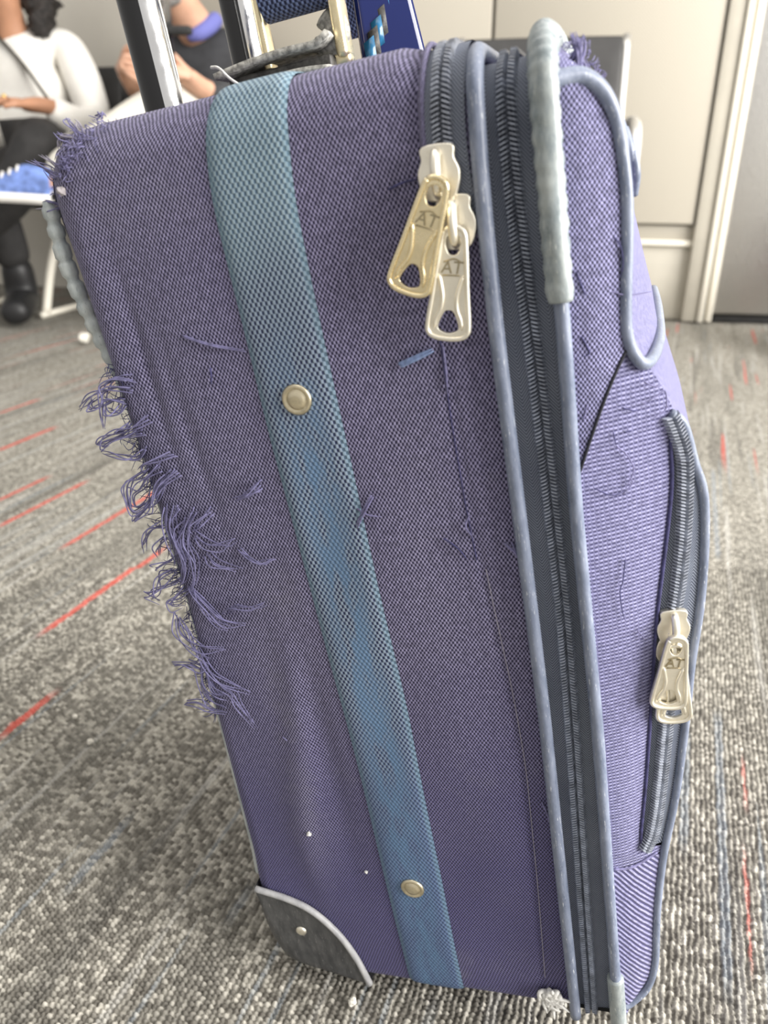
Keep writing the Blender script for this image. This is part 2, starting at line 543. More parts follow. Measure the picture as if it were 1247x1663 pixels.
def carpet_pile():
    c_, s_ = math.cos(STRIPE), math.sin(STRIPE)
    st = .00098
    a = np.arange(.18, 1.16, st); b = np.arange(-.86, .40, st)
    A, Bq = np.meshgrid(a, b)
    X = A * s_ + Bq * c_
    Y = A * c_ - Bq * s_
    pa, pb = .0037, .0046
    Bw = Bq + .0004 * np.sin(A * 420 + 7 * np.sin(Bq * 55)) + .0005 * np.sin(A * 173 + Bq * 211)
    ib = np.floor(Bw / pb).astype(int); ib -= ib.min()
    ph = rng.random(ib.max() + 1)
    fa = A / pa + ph[ib] + .25 * np.sin(A * 90 + ib)
    ja = np.floor(fa).astype(int); ja -= ja.min()
    tab = rng.random((ib.max() + 1, ja.max() + 1))
    tone = tab[ib, ja]
    hh = rng.random(tab.shape)[ib, ja]
    fa = fa - np.floor(fa); fb = Bw / pb - np.floor(Bw / pb)
    H = np.sqrt(np.clip(1 - (2 * fa - 1) ** 2, 0, 1)) * np.sqrt(np.clip(1 - (2 * fb - 1) ** 2, 0, 1))
    Zz = -.0055 + H * (.0040 + .0015 * hh)
    # short fade into the plain carpet at the rim of the patch
    e = np.minimum.reduce([A - a[0], a[-1] - A, Bq - b[0], b[-1] - Bq])
    Zz = np.where(e < .02, np.minimum(Zz, -.0060 + e * .3), Zz)
    ny, nx = A.shape
    yk = Y[:-1, :-1]
    keep = (yk > .26) & (yk < 1.0) & (np.abs(X[:-1, :-1]) < .5 * (yk * .912 + .22) + .10)
    idx = np.arange(ny * nx).reshape(ny, nx)
    q = np.stack([idx[:-1, :-1], idx[1:, :-1], idx[1:, 1:], idx[:-1, 1:]], 2)[keep]
    used = np.unique(q)
    remap = np.full(ny * nx, -1, np.int64); remap[used] = np.arange(len(used))
    q = remap[q]
    co = np.stack([X, Y, Zz], 2).reshape(-1, 3)[used]
    me = bpy.data.meshes.new('carpet_pile')
    me.vertices.add(len(co)); me.vertices.foreach_set('co', co.astype(np.float32).ravel())
    me.loops.add(q.size); me.loops.foreach_set('vertex_index', q.ravel().astype(np.int32))
    me.polygons.add(len(q)); me.polygons.foreach_set('loop_start', (np.arange(len(q)) * 4).astype(np.int32))
    me.update(calc_edges=True)
    at = me.attributes.new('tone', 'FLOAT', 'POINT')
    at.data.foreach_set('value', tone.reshape(-1)[used].astype(np.float32))
    me.polygons.foreach_set('use_smooth', [True] * len(q))
    o = link('carpet_pile', me, M['pile'])
    # normals must face up
    if me.polygons[0].normal.z < 0: me.flip_normals()
    return tag(o, 'looped grey carpet pile around the suitcase', 'carpet', kind='stuff')


carpet_pile()

# wall behind, turned a little: local x runs along the wall, -y faces the room
M['wall'] = plain('beige_wall_paint', (.54, .51, .45), .7, var=.03, scale=3)
M['steel'] = metal('brushed_steel', (.62, .61, .59), .32, .08)
M['rail'] = plain('taupe_rail', (.40, .37, .31), .5)
M['cream'] = plain('cream_edge', (.80, .76, .66), .45)
M['kick'] = plain('grey_beige_kickboard', (.50, .47, .40), .5, var=.05, scale=8)


def perforated():
    k = NT('perforated_cream_panel', .5)
    s = k.sep(k.obj())
    a = k.math('COSINE', k.math('MULTIPLY', s[0], 2 * math.pi / .011))
    b = k.math('COSINE', k.math('MULTIPLY', s[2], 2 * math.pi / .011))
    h = k.map(k.math('MULTIPLY', a, b), .35, .8)
    k.col(k.mix(h, (.48, .445, .375), (.37, .34, .28)))
    k.bump(h, .3, .001)
    return k.m


M['panel'] = perforated()
wall = empty('wall_back', (.99, 3.02, 0))
wall.rotation_euler = (0, 0, math.radians(-17))
tag(wall, 'beige panelled wall behind the seats', 'wall', kind='structure')
box('wall_board', (-4.2, .06, 0), (2.4, .14, 3.0), M['wall'], wall)
xs = [-.630 - 1.25, -.630, .145]
for x0, x1 in ((xs[0], xs[1]), (xs[1], xs[2])):
    box('wall_panel', (x0 + .006, 0, .345), (x1 - .006, .05, 2.6), M['panel'], wall, .004)
for x0, x1 in ((xs[0], xs[1]), (xs[1], .205)):
    box('rail', (x0, .02, .285), (x1, .06, .340), M['rail'], wall, .003)
    box('rail_edge', (x0, .008, .268), (x1, .05, .288), M['cream'], wall, .003)
    box('kickboard', (x0 + .004, .025, 0), (x1 - .004, .06, .268), M['kick'], wall, .003)
box('panel_edge', (.148, -.01, .0), (.20, .05, 2.6), M['kick'], wall, .004)
box('panel_edge', (.203, -.022, .0), (.225, .05, 2.6), M['cream'], wall, .004)

col = empty('steel_column', (1.215, 2.955, 0))
col.rotation_euler = (0, 0, math.radians(-9))
tag(col, 'brushed stainless steel column at the right edge', 'column')
box('column_cladding', (.02, 0, .03), (.75, .55, 2.6), M['steel'], col, .01)
box('plinth', (.035, .02, 0), (.74, .5, .03), M['rubber'], col)
box('corner_strip', (.0, -.008, .0), (.022, .03, 2.6), M['cream'], col, .004)

# ------------------------------------------------------------------ bench seats
M['seat'] = plain('black_upholstery', (.028, .027, .027), .45, var=.2, scale=12)
M['alu'] = metal('cast_aluminium', (.75, .74, .72), .3, .05)


def bench_seat(loc, rz, label, w2=.255):
    s = empty('bench_seat', loc)
    s.rotation_euler = (0, 0, rz)
    tag(s, label, 'seat', 'waiting area seats')
    # backrest: padded slab that leans back
    P = []
    for t in np.linspace(0, 1, 9):
        row = []
        for q in np.linspace(-1, 1, 13):
            row.append((q * w2 * .96, .02 + .14 * t - .012 * (1 - q * q), .46 + .44 * t))
        P.append(row)
    P = np.array(P)
    back = grid('backrest', P, M['seat'], s)
    md = back.modifiers.new('thick', 'SOLIDIFY'); md.thickness = .05; md.offset = 0
    md = back.modifiers.new('round', 'BEVEL'); md.width = .012; md.segments = 3
    P = []
    for t in np.linspace(0, 1, 9):
        row = []
        for q in np.linspace(-1, 1, 13):
            row.append((q * w2 * .96, -.46 + .46 * t, .43 - .03 * math.sin(t * 2.4) + .008 * (1 - q * q)))
        P.append(row)
    seat = grid('seat', P, M['seat'], s)
    md = seat.modifiers.new('thick', 'SOLIDIFY'); md.thickness = .05; md.offset = 0
    md = seat.modifiers.new('round', 'BEVEL'); md.width = .012; md.segments = 3
    tube('side_frame', catmull([(w2, .18, .91), (w2, .10, .68), (w2, .02, .47), (w2, -.2, .40), (w2, -.44, .42)], 6), .013, M['alu'], s, 10)
    tube('side_frame', catmull([(-w2, .18, .91), (-w2, .10, .68), (-w2, .02, .47), (-w2, -.2, .40), (-w2, -.44, .42)], 6), .013, M['alu'], s, 10)
    tube('arm', catmull([(w2 + .01, .06, .60), (w2 + .01, -.1, .645), (w2 + .01, -.32, .64), (w2 + .01, -.40, .56), (w2 + .01, -.36, .43)], 6), .016, M['alu'], s, 10)
    for sx in (-1, 1):
        tube('leg', catmull([(sx * .2, -.18, .40), (sx * .2, -.32, .18), (sx * .2, -.40, .012)], 6), .017, M['cream'], s, 10)
        tube('leg', catmull([(sx * .2, -.18, .40), (sx * .2, -.02, .18), (sx * .2, .06, .012)], 6), .017, M['cream'], s, 10)
        tube('foot', [(sx * .2, -.43, .010), (sx * .2, .09, .010)], .012, M['cream'], s, 10)
    return s


bench_seat((.47, 2.66, 0), math.radians(-11), 'black padded waiting seat in front of the cream wall panel')
bench_seat((-.66, 3.30, 0), math.radians(-14), 'wide black waiting seat under the person in cream trousers', .36)
bench_seat((-1.42, 3.50, 0), math.radians(-14), 'wide black waiting seat under the person in the white blouse', .36)

# ------------------------------------------------------------------ people
M['skin'] = plain('warm_skin', (.46, .235, .14), .5, var=.08, scale=20)
M['skin2'] = plain('light_warm_skin', (.60, .35, .24), .5, var=.08, scale=20)
M['blouse'] = plain('white_blouse', (.86, .84, .79), .8, var=.04, scale=14, bump=.4, bdist=.01)
M['black_cloth'] = plain('black_trousers', (.022, .021, .021), .8, var=.25, scale=20)
M['boot'] = plain('black_boot', (.014, .014, .015), .5)
M['hair'] = plain('dark_curls', (.02, .016, .014), .6, var=.6, scale=60, bump=.8, bdist=.02)
M['creamcloth'] = plain('cream_trousers', (.74, .71, .63), .8, var=.05, scale=14, bump=.3, bdist=.01)
M['jacket'] = plain('charcoal_jacket', (.035, .036, .04), .8, var=.25, scale=20)
M['shirt'] = plain('periwinkle_shirt', (.14, .15, .42), .8)
M['sneaker'] = plain('blue_canvas', (.13, .20, .46), .8, var=.4, scale=40)
M['sole'] = plain('white_sole', (.82, .80, .76), .6)
M['gold'] = metal('gold_ring', (.9, .65, .25), .2)
M['beard'] = plain('grey_beard', (.22, .21, .20), .9, var=.4, scale=80)
M['bag'] = plain('black_strap', (.04, .034, .024), .6)


def figure(name, nodes, edges, mat, parent, root=0, sub=2):
    names = list(nodes)
    me = bpy.data.meshes.new(name)
    me.from_pydata([nodes[k][0] for k in names], [(names.index(a), names.index(b)) for a, b in edges], [])
    o = link(name, me, None, parent)
    me.materials.append(mat)
    md = o.modifiers.new('skin', 'SKIN'); md.use_smooth_shade = True
    sv = me.skin_vertices[0].data if me.skin_vertices else None
    if sv is None:
        bm = bmesh.new(); bm.from_mesh(me); bm.verts.layers.skin.verify(); bm.to_mesh(me); bm.free()
        sv = me.skin_vertices[0].data
    for i, k in enumerate(names):
        r = nodes[k][1]
        sv[i].radius = r if isinstance(r, tuple) else (r, r)
        sv[i].use_root = (i == root)
    md = o.modifiers.new('soft', 'SUBSURF'); md.levels = sub; md.render_levels = sub
    return o


def chain(*ks): return [(ks[i], ks[i + 1]) for i in range(len(ks) - 1)]


def hand(prefix, wrist, knuckle, tips, nodes, edges, r=.011):
    """palm + four fingers and thumb as branches of the arm chain"""
    w, kn = np.array(wrist), np.array(knuckle)
    nodes[prefix + 'palm'] = (tuple((w + kn) / 2), (.034, .020))
    nodes[prefix + 'kn'] = (tuple(kn), (.036, .017))
    edges += chain(prefix + 'wrist', prefix + 'palm', prefix + 'kn')
    for i, (mid, tip) in enumerate(tips):
        nodes[f'{prefix}m{i}'] = (tuple(mid), r)
        nodes[f'{prefix}t{i}'] = (tuple(tip), r * .8)
        edges += chain(prefix + ('palm' if i == 4 else 'kn'), f'{prefix}m{i}', f'{prefix}t{i}')


# --- person in white blouse
P1 = tag(empty('person', (-1.40, 3.30, 0)), 'seated person in white blouse and black trousers with legs crossed', 'person')


def rel(p, o): return tuple(np.array(p) - np.array(o))


O1 = (-1.40, 3.30, 0)
def R1(x, y, z): return rel((x, y, z), O1)


n = dict(pelvis=(R1(-1.42, 3.36, .50), (.14, .12)), waist=(R1(-1.41, 3.40, .66), (.09, .08)), chest=(R1(-1.40, 3.40, .85), (.09, .07)),
         collar=(R1(-1.385, 3.345, .955), (.075, .07)), neck=(R1(-1.38, 3.33, 1.03), .055), chin=(R1(-1.38, 3.29, 1.10), (.062, .07)), head=(R1(-1.38, 3.31, 1.19), (.078, .095)), crown=(R1(-1.38, 3.33, 1.27), (.06, .07)),
         lsh=(R1(-1.21, 3.40, .955), .03), lel=(R1(-1.10, 3.30, .70), .03), lwrist=(R1(-1.20, 3.06, .735), .028),
         rsh=(R1(-1.58, 3.40, .955), .03), rel=(R1(-1.68, 3.30, .70), .03), rwr=(R1(-1.50, 3.05, .70), .028), rhand=(R1(-1.40, 3.00, .70), (.035, .02)),
         lhip=(R1(-1.33, 3.30, .50), .06), lknee=(R1(-1.16, 2.95, .62), .045), lcalf=(R1(-1.32, 2.90, .42), .04), lank=(R1(-1.55, 2.86, .24), .035), ltoe=(R1(-1.62, 2.74, .19), .03),
         rhip=(R1(-1.50, 3.30, .48), .085), rknee=(R1(-1.42, 2.94, .50), .06), rank=(R1(-1.385, 3.03, .12), .022), rtoe=(R1(-1.375, 2.90, .05), .014))
e = chain('pelvis', 'waist', 'chest', 'collar', 'neck', 'chin', 'head', 'crown') + chain('chest', 'lsh', 'lel', 'lwrist') + chain('chest', 'rsh', 'rel', 'rwr', 'rhand') + chain('pelvis', 'lhip', 'lknee', 'lcalf', 'lank', 'ltoe') + chain('pelvis', 'rhip', 'rknee', 'rank', 'rtoe')
hk = R1(-1.265, 2.99, .735)
hand('l', R1(-1.20, 3.06, .735), hk, [((hk[0] - .035, hk[1] - .02, hk[2] + .012), (hk[0] - .07, hk[1] - .03, hk[2] - .012)), ((hk[0] - .04, hk[1] - .008, hk[2] + .016), (hk[0] - .08, hk[1] - .012, hk[2] - .006)),
                                        ((hk[0] - .04, hk[1] + .01, hk[2] + .014), (hk[0] - .075, hk[1] + .01, hk[2] - .008)), ((hk[0] - .03, hk[1] + .028, hk[2] + .008), (hk[0] - .058, hk[1] + .03, hk[2] - .012)),
                                        ((hk[0] + .01, hk[1] - .045, hk[2] - .004), (hk[0] - .025, hk[1] - .06, hk[2] - .012))], n, e)
figure('body', n, e, M['skin'], P1)
cl = dict(hem=(R1(-1.42, 3.36, .56), (.165, .14)), waist=(R1(-1.41, 3.39, .68), (.19, .14)), chest=(R1(-1.40, 3.40, .82), (.21, .14)), top=(R1(-1.395, 3.415, .915), (.17, .085)),
          lsh=(R1(-1.205, 3.40, .965), .068), larm=(R1(-1.15, 3.36, .84), .072), lel=(R1(-1.10, 3.30, .69), .068), lfa=(R1(-1.14, 3.18, .68), .062), lcuff=(R1(-1.19, 3.08, .73), .045),
          rsh=(R1(-1.585, 3.40, .965), .068), rarm=(R1(-1.63, 3.36, .84), .072), rel=(R1(-1.68, 3.30, .69), .068), rcuff=(R1(-1.52, 3.07, .70), .045))
figure('blouse', cl, chain('hem', 'waist', 'chest', 'top') + chain('top', 'lsh', 'larm', 'lel', 'lfa', 'lcuff') + chain('top', 'rsh', 'rarm', 'rel', 'rcuff'), M['blouse'], P1)
tr = dict(waist=(R1(-1.42, 3.37, .58), (.15, .13)), pelvis=(R1(-1.42, 3.35, .50), (.16, .135)), lhip=(R1(-1.33, 3.27, .53), .115), lmid=(R1(-1.25, 3.10, .59), .115), lknee=(R1(-1.17, 2.96, .625), .10), lcalf=(R1(-1.32, 2.90, .42), .072), lank=(R1(-1.53, 2.86, .26), .055),
          rhip=(R1(-1.50, 3.28, .48), .105), rknee=(R1(-1.42, 2.95, .49), .08), rcalf=(R1(-1.40, 2.99, .36), .078), rcuff=(R1(-1.39, 3.01, .26), .07), rank=(R1(-1.385, 3.02, .185), .066))
figure('trousers', tr, chain('waist', 'pelvis', 'lhip', 'lmid', 'lknee', 'lcalf', 'lank') + chain('pelvis', 'rhip', 'rknee', 'rcalf', 'rcuff', 'rank'), M['black_cloth'], P1)
figure('boot', dict(a=(R1(-1.385, 3.02, .235), .060), a2=(R1(-1.385, 3.03, .15), .062), b=(R1(-1.385, 3.03, .068), (.066, .062)), c=(R1(-1.365, 2.95, .062), (.062, .06)), d=(R1(-1.335, 2.82, .048), (.055, .045))), chain('a', 'a2', 'b', 'c', 'd'), M['boot'], P1)
figure('boot', dict(a=(R1(-1.53, 2.865, .265), .045), b=(R1(-1.57, 2.85, .22), (.05, .05)), c=(R1(-1.61, 2.76, .19), (.045, .04))), chain('a', 'b', 'c'), M['boot'], P1)
hr = figure('hair', dict(a=(R1(-1.37, 3.38, 1.26), .10), b=(R1(-1.30, 3.38, 1.18), .075), c=(R1(-1.27, 3.36, 1.09), .062), d=(R1(-1.262, 3.33, 1.02), .055), e=(R1(-1.285, 3.315, .975), .03),
                         f=(R1(-1.46, 3.39, 1.18), .07), g=(R1(-1.48, 3.38, 1.07), .06), h=(R1(-1.38, 3.42, 1.14), .09)), chain('a', 'b', 'c', 'd', 'e') + chain('a', 'f', 'g') + chain('a', 'h'), M['hair'], P1, sub=3)
tx = bpy.data.textures.new('curl_lumps', 'CLOUDS'); tx.noise_scale = .03
md = hr.modifiers.new('curls', 'DISPLACE'); md.texture = tx; md.strength = .045; md.texture_coords = 'LOCAL'
tube('bag_strap', catmull([R1(-1.56, 3.33, 1.06), R1(-1.44, 3.285, .995), R1(-1.33, 3.24, .89), R1(-1.245, 3.20, .78), R1(-1.20, 3.22, .70)], 6), .016, M['bag'], P1, 8, .35)
tr_ = bmesh.new()
bmesh.ops.create_uvsphere(tr_, u_segments=14, v_segments=8, radius=.010)
me = bpy.data.meshes.new('ring'); tr_.to_mesh(me); tr_.free()
rg = link('ring', me, M['gold'], P1); rg.location = (hk[0] - .03, hk[1] - .018, hk[2] + .020); rg.scale = (.8, 1, 1)

# --- person in cream trousers
O2 = (-.66, 3.25, 0)
P2 = tag(empty('person', O2), 'seated person in cream trousers and dark jacket, hands clasped on raised knee', 'person')


def R2(x, y, z): return rel((x, y, z), O2)


n = dict(pelvis=(R2(-.66, 3.36, .50), (.14, .12)), waist=(R2(-.65, 3.38, .66), (.13, .10)), chest=(R2(-.64, 3.34, .84), (.15, .11)), collar=(R2(-.66, 3.27, .97), .08), neck=(R2(-.70, 3.21, 1.03), .062),
         jaw=(R2(-.73, 3.15, 1.09), (.068, .075)), head=(R2(-.74, 3.16, 1.18), (.08, .098)), crown=(R2(-.74, 3.19, 1.27), (.065, .075)),
         rsh=(R2(-.80, 3.30, .94), .05), rel=(R2(-.85, 3.12, .74), .042), rwrist=(R2(-.845, 2.92, .80), .032),
         lsh=(R2(-.47, 3.30, .94), .05), lel=(R2(-.42, 3.12, .72), .042), lwrist=(R2(-.60, 2.90, .77), .032),
         hipl=(R2(-.60, 3.28, .52), .085), kneel=(R2(-.70, 2.86, .74), .062), calf=(R2(-.93, 2.80, .60), .055), ankl=(R2(-1.10, 2.75, .50), .036), toel=(R2(-1.22, 2.69, .46), .032),
         hipr=(R2(-.74, 3.28, .48), .085), kneer=(R2(-.76, 2.88, .48), .06), ankr=(R2(-.74, 2.93, .10), .035), toer=(R2(-.76, 2.78, .035), .03))
e = chain('pelvis', 'waist', 'chest', 'collar', 'neck', 'jaw', 'head', 'crown') + chain('chest', 'rsh', 'rel', 'rwrist') + chain('chest', 'lsh', 'lel', 'lwrist') + chain('pelvis', 'hipl', 'kneel', 'calf', 'ankl', 'toel') + chain('pelvis', 'hipr', 'kneer', 'ankr', 'toer')
for px, wr, kn, sg in (('r', R2(-.845, 2.92, .80), R2(-.835, 2.84, .835), 1), ('l', R2(-.60, 2.90, .77), R2(-.655, 2.81, .815), -1)):
    k = np.array(kn)
    tips = []
    for i in range(4):
        m_ = k + np.array([sg * (.018 + .004 * i), -.03 - .002 * i, .022 - .019 * i])
        t_ = m_ + np.array([sg * .034, .004, -.012 - .002 * i])
        tips.append((m_, t_))
    tips.append((k + np.array([sg * .012, .0, .045]), k + np.array([sg * .04, -.012, .05])))
    hand(px, wr, kn, tips, n, e, .012)
figure('body', n, e, M['skin2'], P2)
jk = dict(hem=(R2(-.65, 3.37, .56), (.17, .14)), waist=(R2(-.65, 3.38, .68), (.16, .13)), chest=(R2(-.63, 3.34, .84), (.18, .135)), top=(R2(-.64, 3.33, .93), (.13, .085)),
          rsh=(R2(-.79, 3.31, .94), .07), rel=(R2(-.85, 3.13, .74), .062), rcuff=(R2(-.848, 2.96, .785), .046), lsh=(R2(-.47, 3.31, .94), .075), lel=(R2(-.42, 3.13, .72), .066), lcuff=(R2(-.60, 2.90, .765), .046))
figure('jacket', jk, chain('hem', 'waist', 'chest', 'top') + chain('top', 'rsh', 'rel', 'rcuff') + chain('top', 'lsh', 'lel', 'lcuff'), M['jacket'], P2)
figure('shirt_collar', dict(a=(R2(-.70, 3.19, .96), .02), b=(R2(-.655, 3.18, .965), .026), c=(R2(-.625, 3.21, .99), .03), d=(R2(-.60, 3.27, 1.03), .03)), chain('a', 'b', 'c', 'd'), M['shirt'], P2)
tr = dict(waist=(R2(-.66, 3.37, .57), (.15, .13)), pelvis=(R2(-.66, 3.35, .50), (.16, .135)), hipl=(R2(-.60, 3.25, .53), .105), midl=(R2(-.65, 3.05, .65), .098), kneel=(R2(-.70, 2.86, .735), .082), calf=(R2(-.90, 2.805, .615), .072), ankl=(R2(-1.10, 2.745, .50), .062),
          hipr=(R2(-.74, 3.28, .48), .105), kneer=(R2(-.76, 2.89, .47), .08), ankr=(R2(-.74, 2.93, .14), .06))
figure('trousers', tr, chain('waist', 'pelvis', 'hipl', 'midl', 'kneel', 'calf', 'ankl') + chain('pelvis', 'hipr', 'kneer', 'ankr'), M['creamcloth'], P2)


def sneaker(parent, heel, toe, up, orig):
    h, t, u = [np.array(x, float) for x in (rel(heel, orig), rel(toe, orig), up)]
    f = t - h; L = np.linalg.norm(f); f /= L
    u = u - f * (u @ f); u /= np.linalg.norm(u)
    s = np.cross(f, u)
    prof = [(0, .034, .055, .075), (.12, .040, .06, .085), (.3, .040, .06, .085), (.45, .042, .052, .06), (.65, .048, .045, .04), (.85, .044, .036, .03), (1.0, .018, .02, .012)]
    rows = []; sole = []
    for tt, wd, hgt, top in prof:
        c = h + f * L * tt
        rows.append([c + s * wd * math.cos(a) + u * (top * max(0, math.sin(a)) ** .8) for a in np.linspace(0, math.pi, 11)])
        sole.append([c + s * wd * 1.08 * math.cos(a) + u * (.004 if math.sin(a) >= 0 else -.026) for a in np.linspace(0, 2 * math.pi, 17)])
    grid('shoe_upper', rows, M['sneaker'], parent)
    so = grid('shoe_sole', sole, M['sole'], parent)
    for i in range(4):
        c = h + f * L * (.36 + .09 * i)
        tp = .078 - .011 * i
        tube('lace', catmull([c + s * .026 + u * (tp - .012), c + u * tp, c - s * .026 + u * (tp - .012)], 4), .004, M['sole'], parent, 6)


sneaker(P2, (-1.075, 2.70, .455), (-1.335, 2.65, .475), (.2, -.1, 1), O2)
sneaker(P2, (-.73, 2.96, .028), (-.77, 2.70, .028), (0, 0, 1), O2)
figure('beard', dict(a=(R2(-.79, 3.10, 1.085), .028), b=(R2(-.745, 3.085, 1.05), .032), c=(R2(-.69, 3.10, 1.075), .028)), chain('a', 'b', 'c'), M['beard'], P2)
figure('hair', dict(a=(R2(-.74, 3.22, 1.28), .085), b=(R2(-.74, 3.27, 1.2), .075)), chain('a', 'b'), M['hair'], P2)
g = link('ring', rg.data, M['gold'], P2)
g.location = R2(-.690, 2.772, .812); g.scale = (1.0, .9, 1.3)

# --- thin pole held in front of that person
pl = tag(empty('pole', (-.655, 2.74, 0)), 'thin silver and black pole standing before the seated person', 'pole')
tube('upper_tube', [(0, 0, .93), (0, 0, 1.35)], .011, M['chrome'], pl, 12)
tube('lower_tube', [(0, 0, .02), (0, 0, .92)], .009, M['black_gloss'], pl, 12)
box('clamp', (-.05, -.015, .903), (.07, .015, .928), M['rubber'], pl, .008)
tube('foot', [(0, 0, 0), (0, 0, .03)], .016, M['rubber'], pl, 12)

# --- dark bag at the right edge, paper scrap on the carpet
bg = tag(empty('duffel_bag', (1.56, 2.38, 0)), 'black bag with red base at the right edge of the carpet', 'bag')
M['red'] = plain('red_nylon', (.35, .03, .03), .7)
P = []
for t in np.linspace(0, 1, 9):
    a = math.sin(math.pi * (.06 + .88 * t)) ** .35
    P.append([(.24 * a * math.copysign(abs(math.cos(q)) ** .6, math.cos(q)), .16 * a * math.copysign(abs(math.sin(q)) ** .6, math.sin(q)), .07 + .20 * t) for q in np.linspace(0, 2 * math.pi, 25)])
grid('bag_body', P, M['black_cloth'], bg)
P = [[(.235 * k * math.copysign(abs(math.cos(q)) ** .6, math.cos(q)), .155 * k * math.copysign(abs(math.sin(q)) ** .6, math.sin(q)), z) for q in np.linspace(0, 2 * math.pi, 25)] for k, z in ((.0, .0), (.9, 0), (1, .02), (1, .10))]
grid('bag_base', P, M['red'], bg)
tube('carry_handle', catmull([(-.12, 0, .25), (-.1, 0, .36), (0, 0, .39), (.1, 0, .36), (.12, 0, .25)], 6), .012, M['black_cloth'], bg, 8)
bm = bmesh.new()
bmesh.ops.create_icosphere(bm, subdivisions=2, radius=.018)
for v in bm.verts: v.co *= 1 + .25 * random.uniform(-1, 1)
me = bpy.data.meshes.new('paper_scrap'); bm.to_mesh(me); bm.free()
ps = link('paper_scrap', me, M['creamcloth']); ps.location = (-1.0, 2.58, .018)
tag(ps, 'small crumpled cream paper scrap on the carpet near the bench', 'paper')

# ================================================================== THE SUITCASE
# case frame: x back to front, y across the width (away from the near side), z up the case
CW = .29           # width of the case
TOP = .552
case = empty('suitcase')
case.matrix_world = Matrix(((0.945948, 0.274171, -0.173241, -0.061308), (-0.274289, 0.961354, 0.023737, 0.371933), (0.173054, 0.025065, 0.984593, CAM_H - 0.529490), (0, 0, 0, 1)))
tag(case, 'worn purple fabric suitcase with frayed edges and a faded blue strap', 'suitcase')


def interp(tab):
    t = sorted(tab)
    zz = [a for a, b in t]; xx = [b for a, b in t]
    return lambda z: np.interp(z, zz, xx)


def smooth_interp(tab):
    f = interp(tab)
    def g(z): return (f(z) + f(np.asarray(z) - .012) + f(np.asarray(z) + .012) + f(np.asarray(z) - .006) + f(np.asarray(z) + .006)) / 5
    return g


xback_ = smooth_interp([(0, .010), (.02, .004), (.04, -.008), (.08, -.010), (.104, -.0065), (.2328, -.0005), (.3146, .0035), (.3754, .0035), (.446, .002), (.52, -.001), (.56, -.001)])
def xback(z):
    z = np.asarray(z, float)
    r = .030
    d = np.clip(z - (TOP - r), 0, r)
    return xback_(z) - .0052 - .0040 * np.clip((z - .44) / .09, 0, 1) + np.where(d > 0, r - np.sqrt(np.clip(r * r - d * d, 0, None)), 0)


XR = .1975


def edge(d, r):
    d = np.clip(d, 0, r)
    return r - np.sqrt(np.clip(r * r - (r - d) ** 2, 0, None))


def ynoise(x, z):
    return (.0010 * np.sin(38 * x + 2.1 * np.sin(11 * z)) * np.sin(19 * z + 1.3) + .0006 * np.sin(95 * x - 13 * z) * np.sin(31 * z + 3 * x))


def gauss(d, s): return np.exp(-(d / s) ** 2)


def panel_y(x, z):
    x = np.asarray(x, float); z = np.asarray(z, float)
    rb = .011 + .010 * np.clip((z - .44) / .09, 0, 1)
    y = np.maximum(np.maximum(edge(TOP - z, .022), edge(x - xback(z), rb)), edge(z, .012))
    y = np.maximum(y, edge(XR + .0005 - x, .004) * .6)
    t = np.clip((x - .0) / .197, 0, 1); q = np.clip(z / TOP, 0, 1)
    inner = np.clip(np.minimum.reduce([t * 6, (1 - t) * 8, q * 9, (1 - q) * 9]), 0, 1)
    y = y - .0022 * np.sin(np.pi * t) * np.sin(np.pi * q) * inner
    y = y + ynoise(x, z) * inner
    # soft vertical pucker left of the strap and creases by the worn edge
    y = y - .0030 * gauss(x - (.036 + .05 * np.clip((z - .12) / .25, 0, 1) ** 1.2), .011) * gauss(z - .21, .12) * inner
    y = y + .0022 * gauss(x - (.066 + .02 * (z - .2)), .008) * gauss(z - .22, .10) * inner
    y = y + .0016 * gauss(x - (.020 + .02 * (.52 - z)), .0030) * gauss(z - .44, .045)
    y = y + .0012 * gauss(x - (.030 + .06 * (.50 - z)), .0035) * gauss(z - .40, .05)
    # stitched ridge beside the front seam
    y = y + .0011 * gauss(x - seam_x(z), .0022) * np.clip((.455 - z) / .02, 0, 1)
    return y


seam_x = smooth_interp([(.56, .1725), (.4395, .1731), (.4018, .1727), (.3559, .1737), (.2979, .177), (.2489, .1805), (.1993, .1822), (.1151, .18), (.0281, .1765), (0, .1755)])

# ---- near side panel, wraps round its edges
tz = np.linspace(0, 1, 150)
zz = TOP * (tz - .35 * np.sin(2 * np.pi * tz) / (2 * np.pi))
ta = np.linspace(0, 1, 90)
aa = ta - .35 * np.sin(2 * np.pi * ta) / (2 * np.pi)
XL = xback(zz)
X = XL[:, None] + aa[None, :] * (XR - XL[:, None])
Zg = np.repeat(zz[:, None], len(aa), 1)
Yg = panel_y(X, Zg)
def droop(x, z): return z - .0085 * np.clip((np.asarray(x) - .168) / .028, 0, 1) * np.clip((np.asarray(z) - .47) / .08, 0, 1)
Zg = droop(X, Zg)
grid('side_panel', np.stack([X, Yg, Zg], 2), M['fabric'], case)

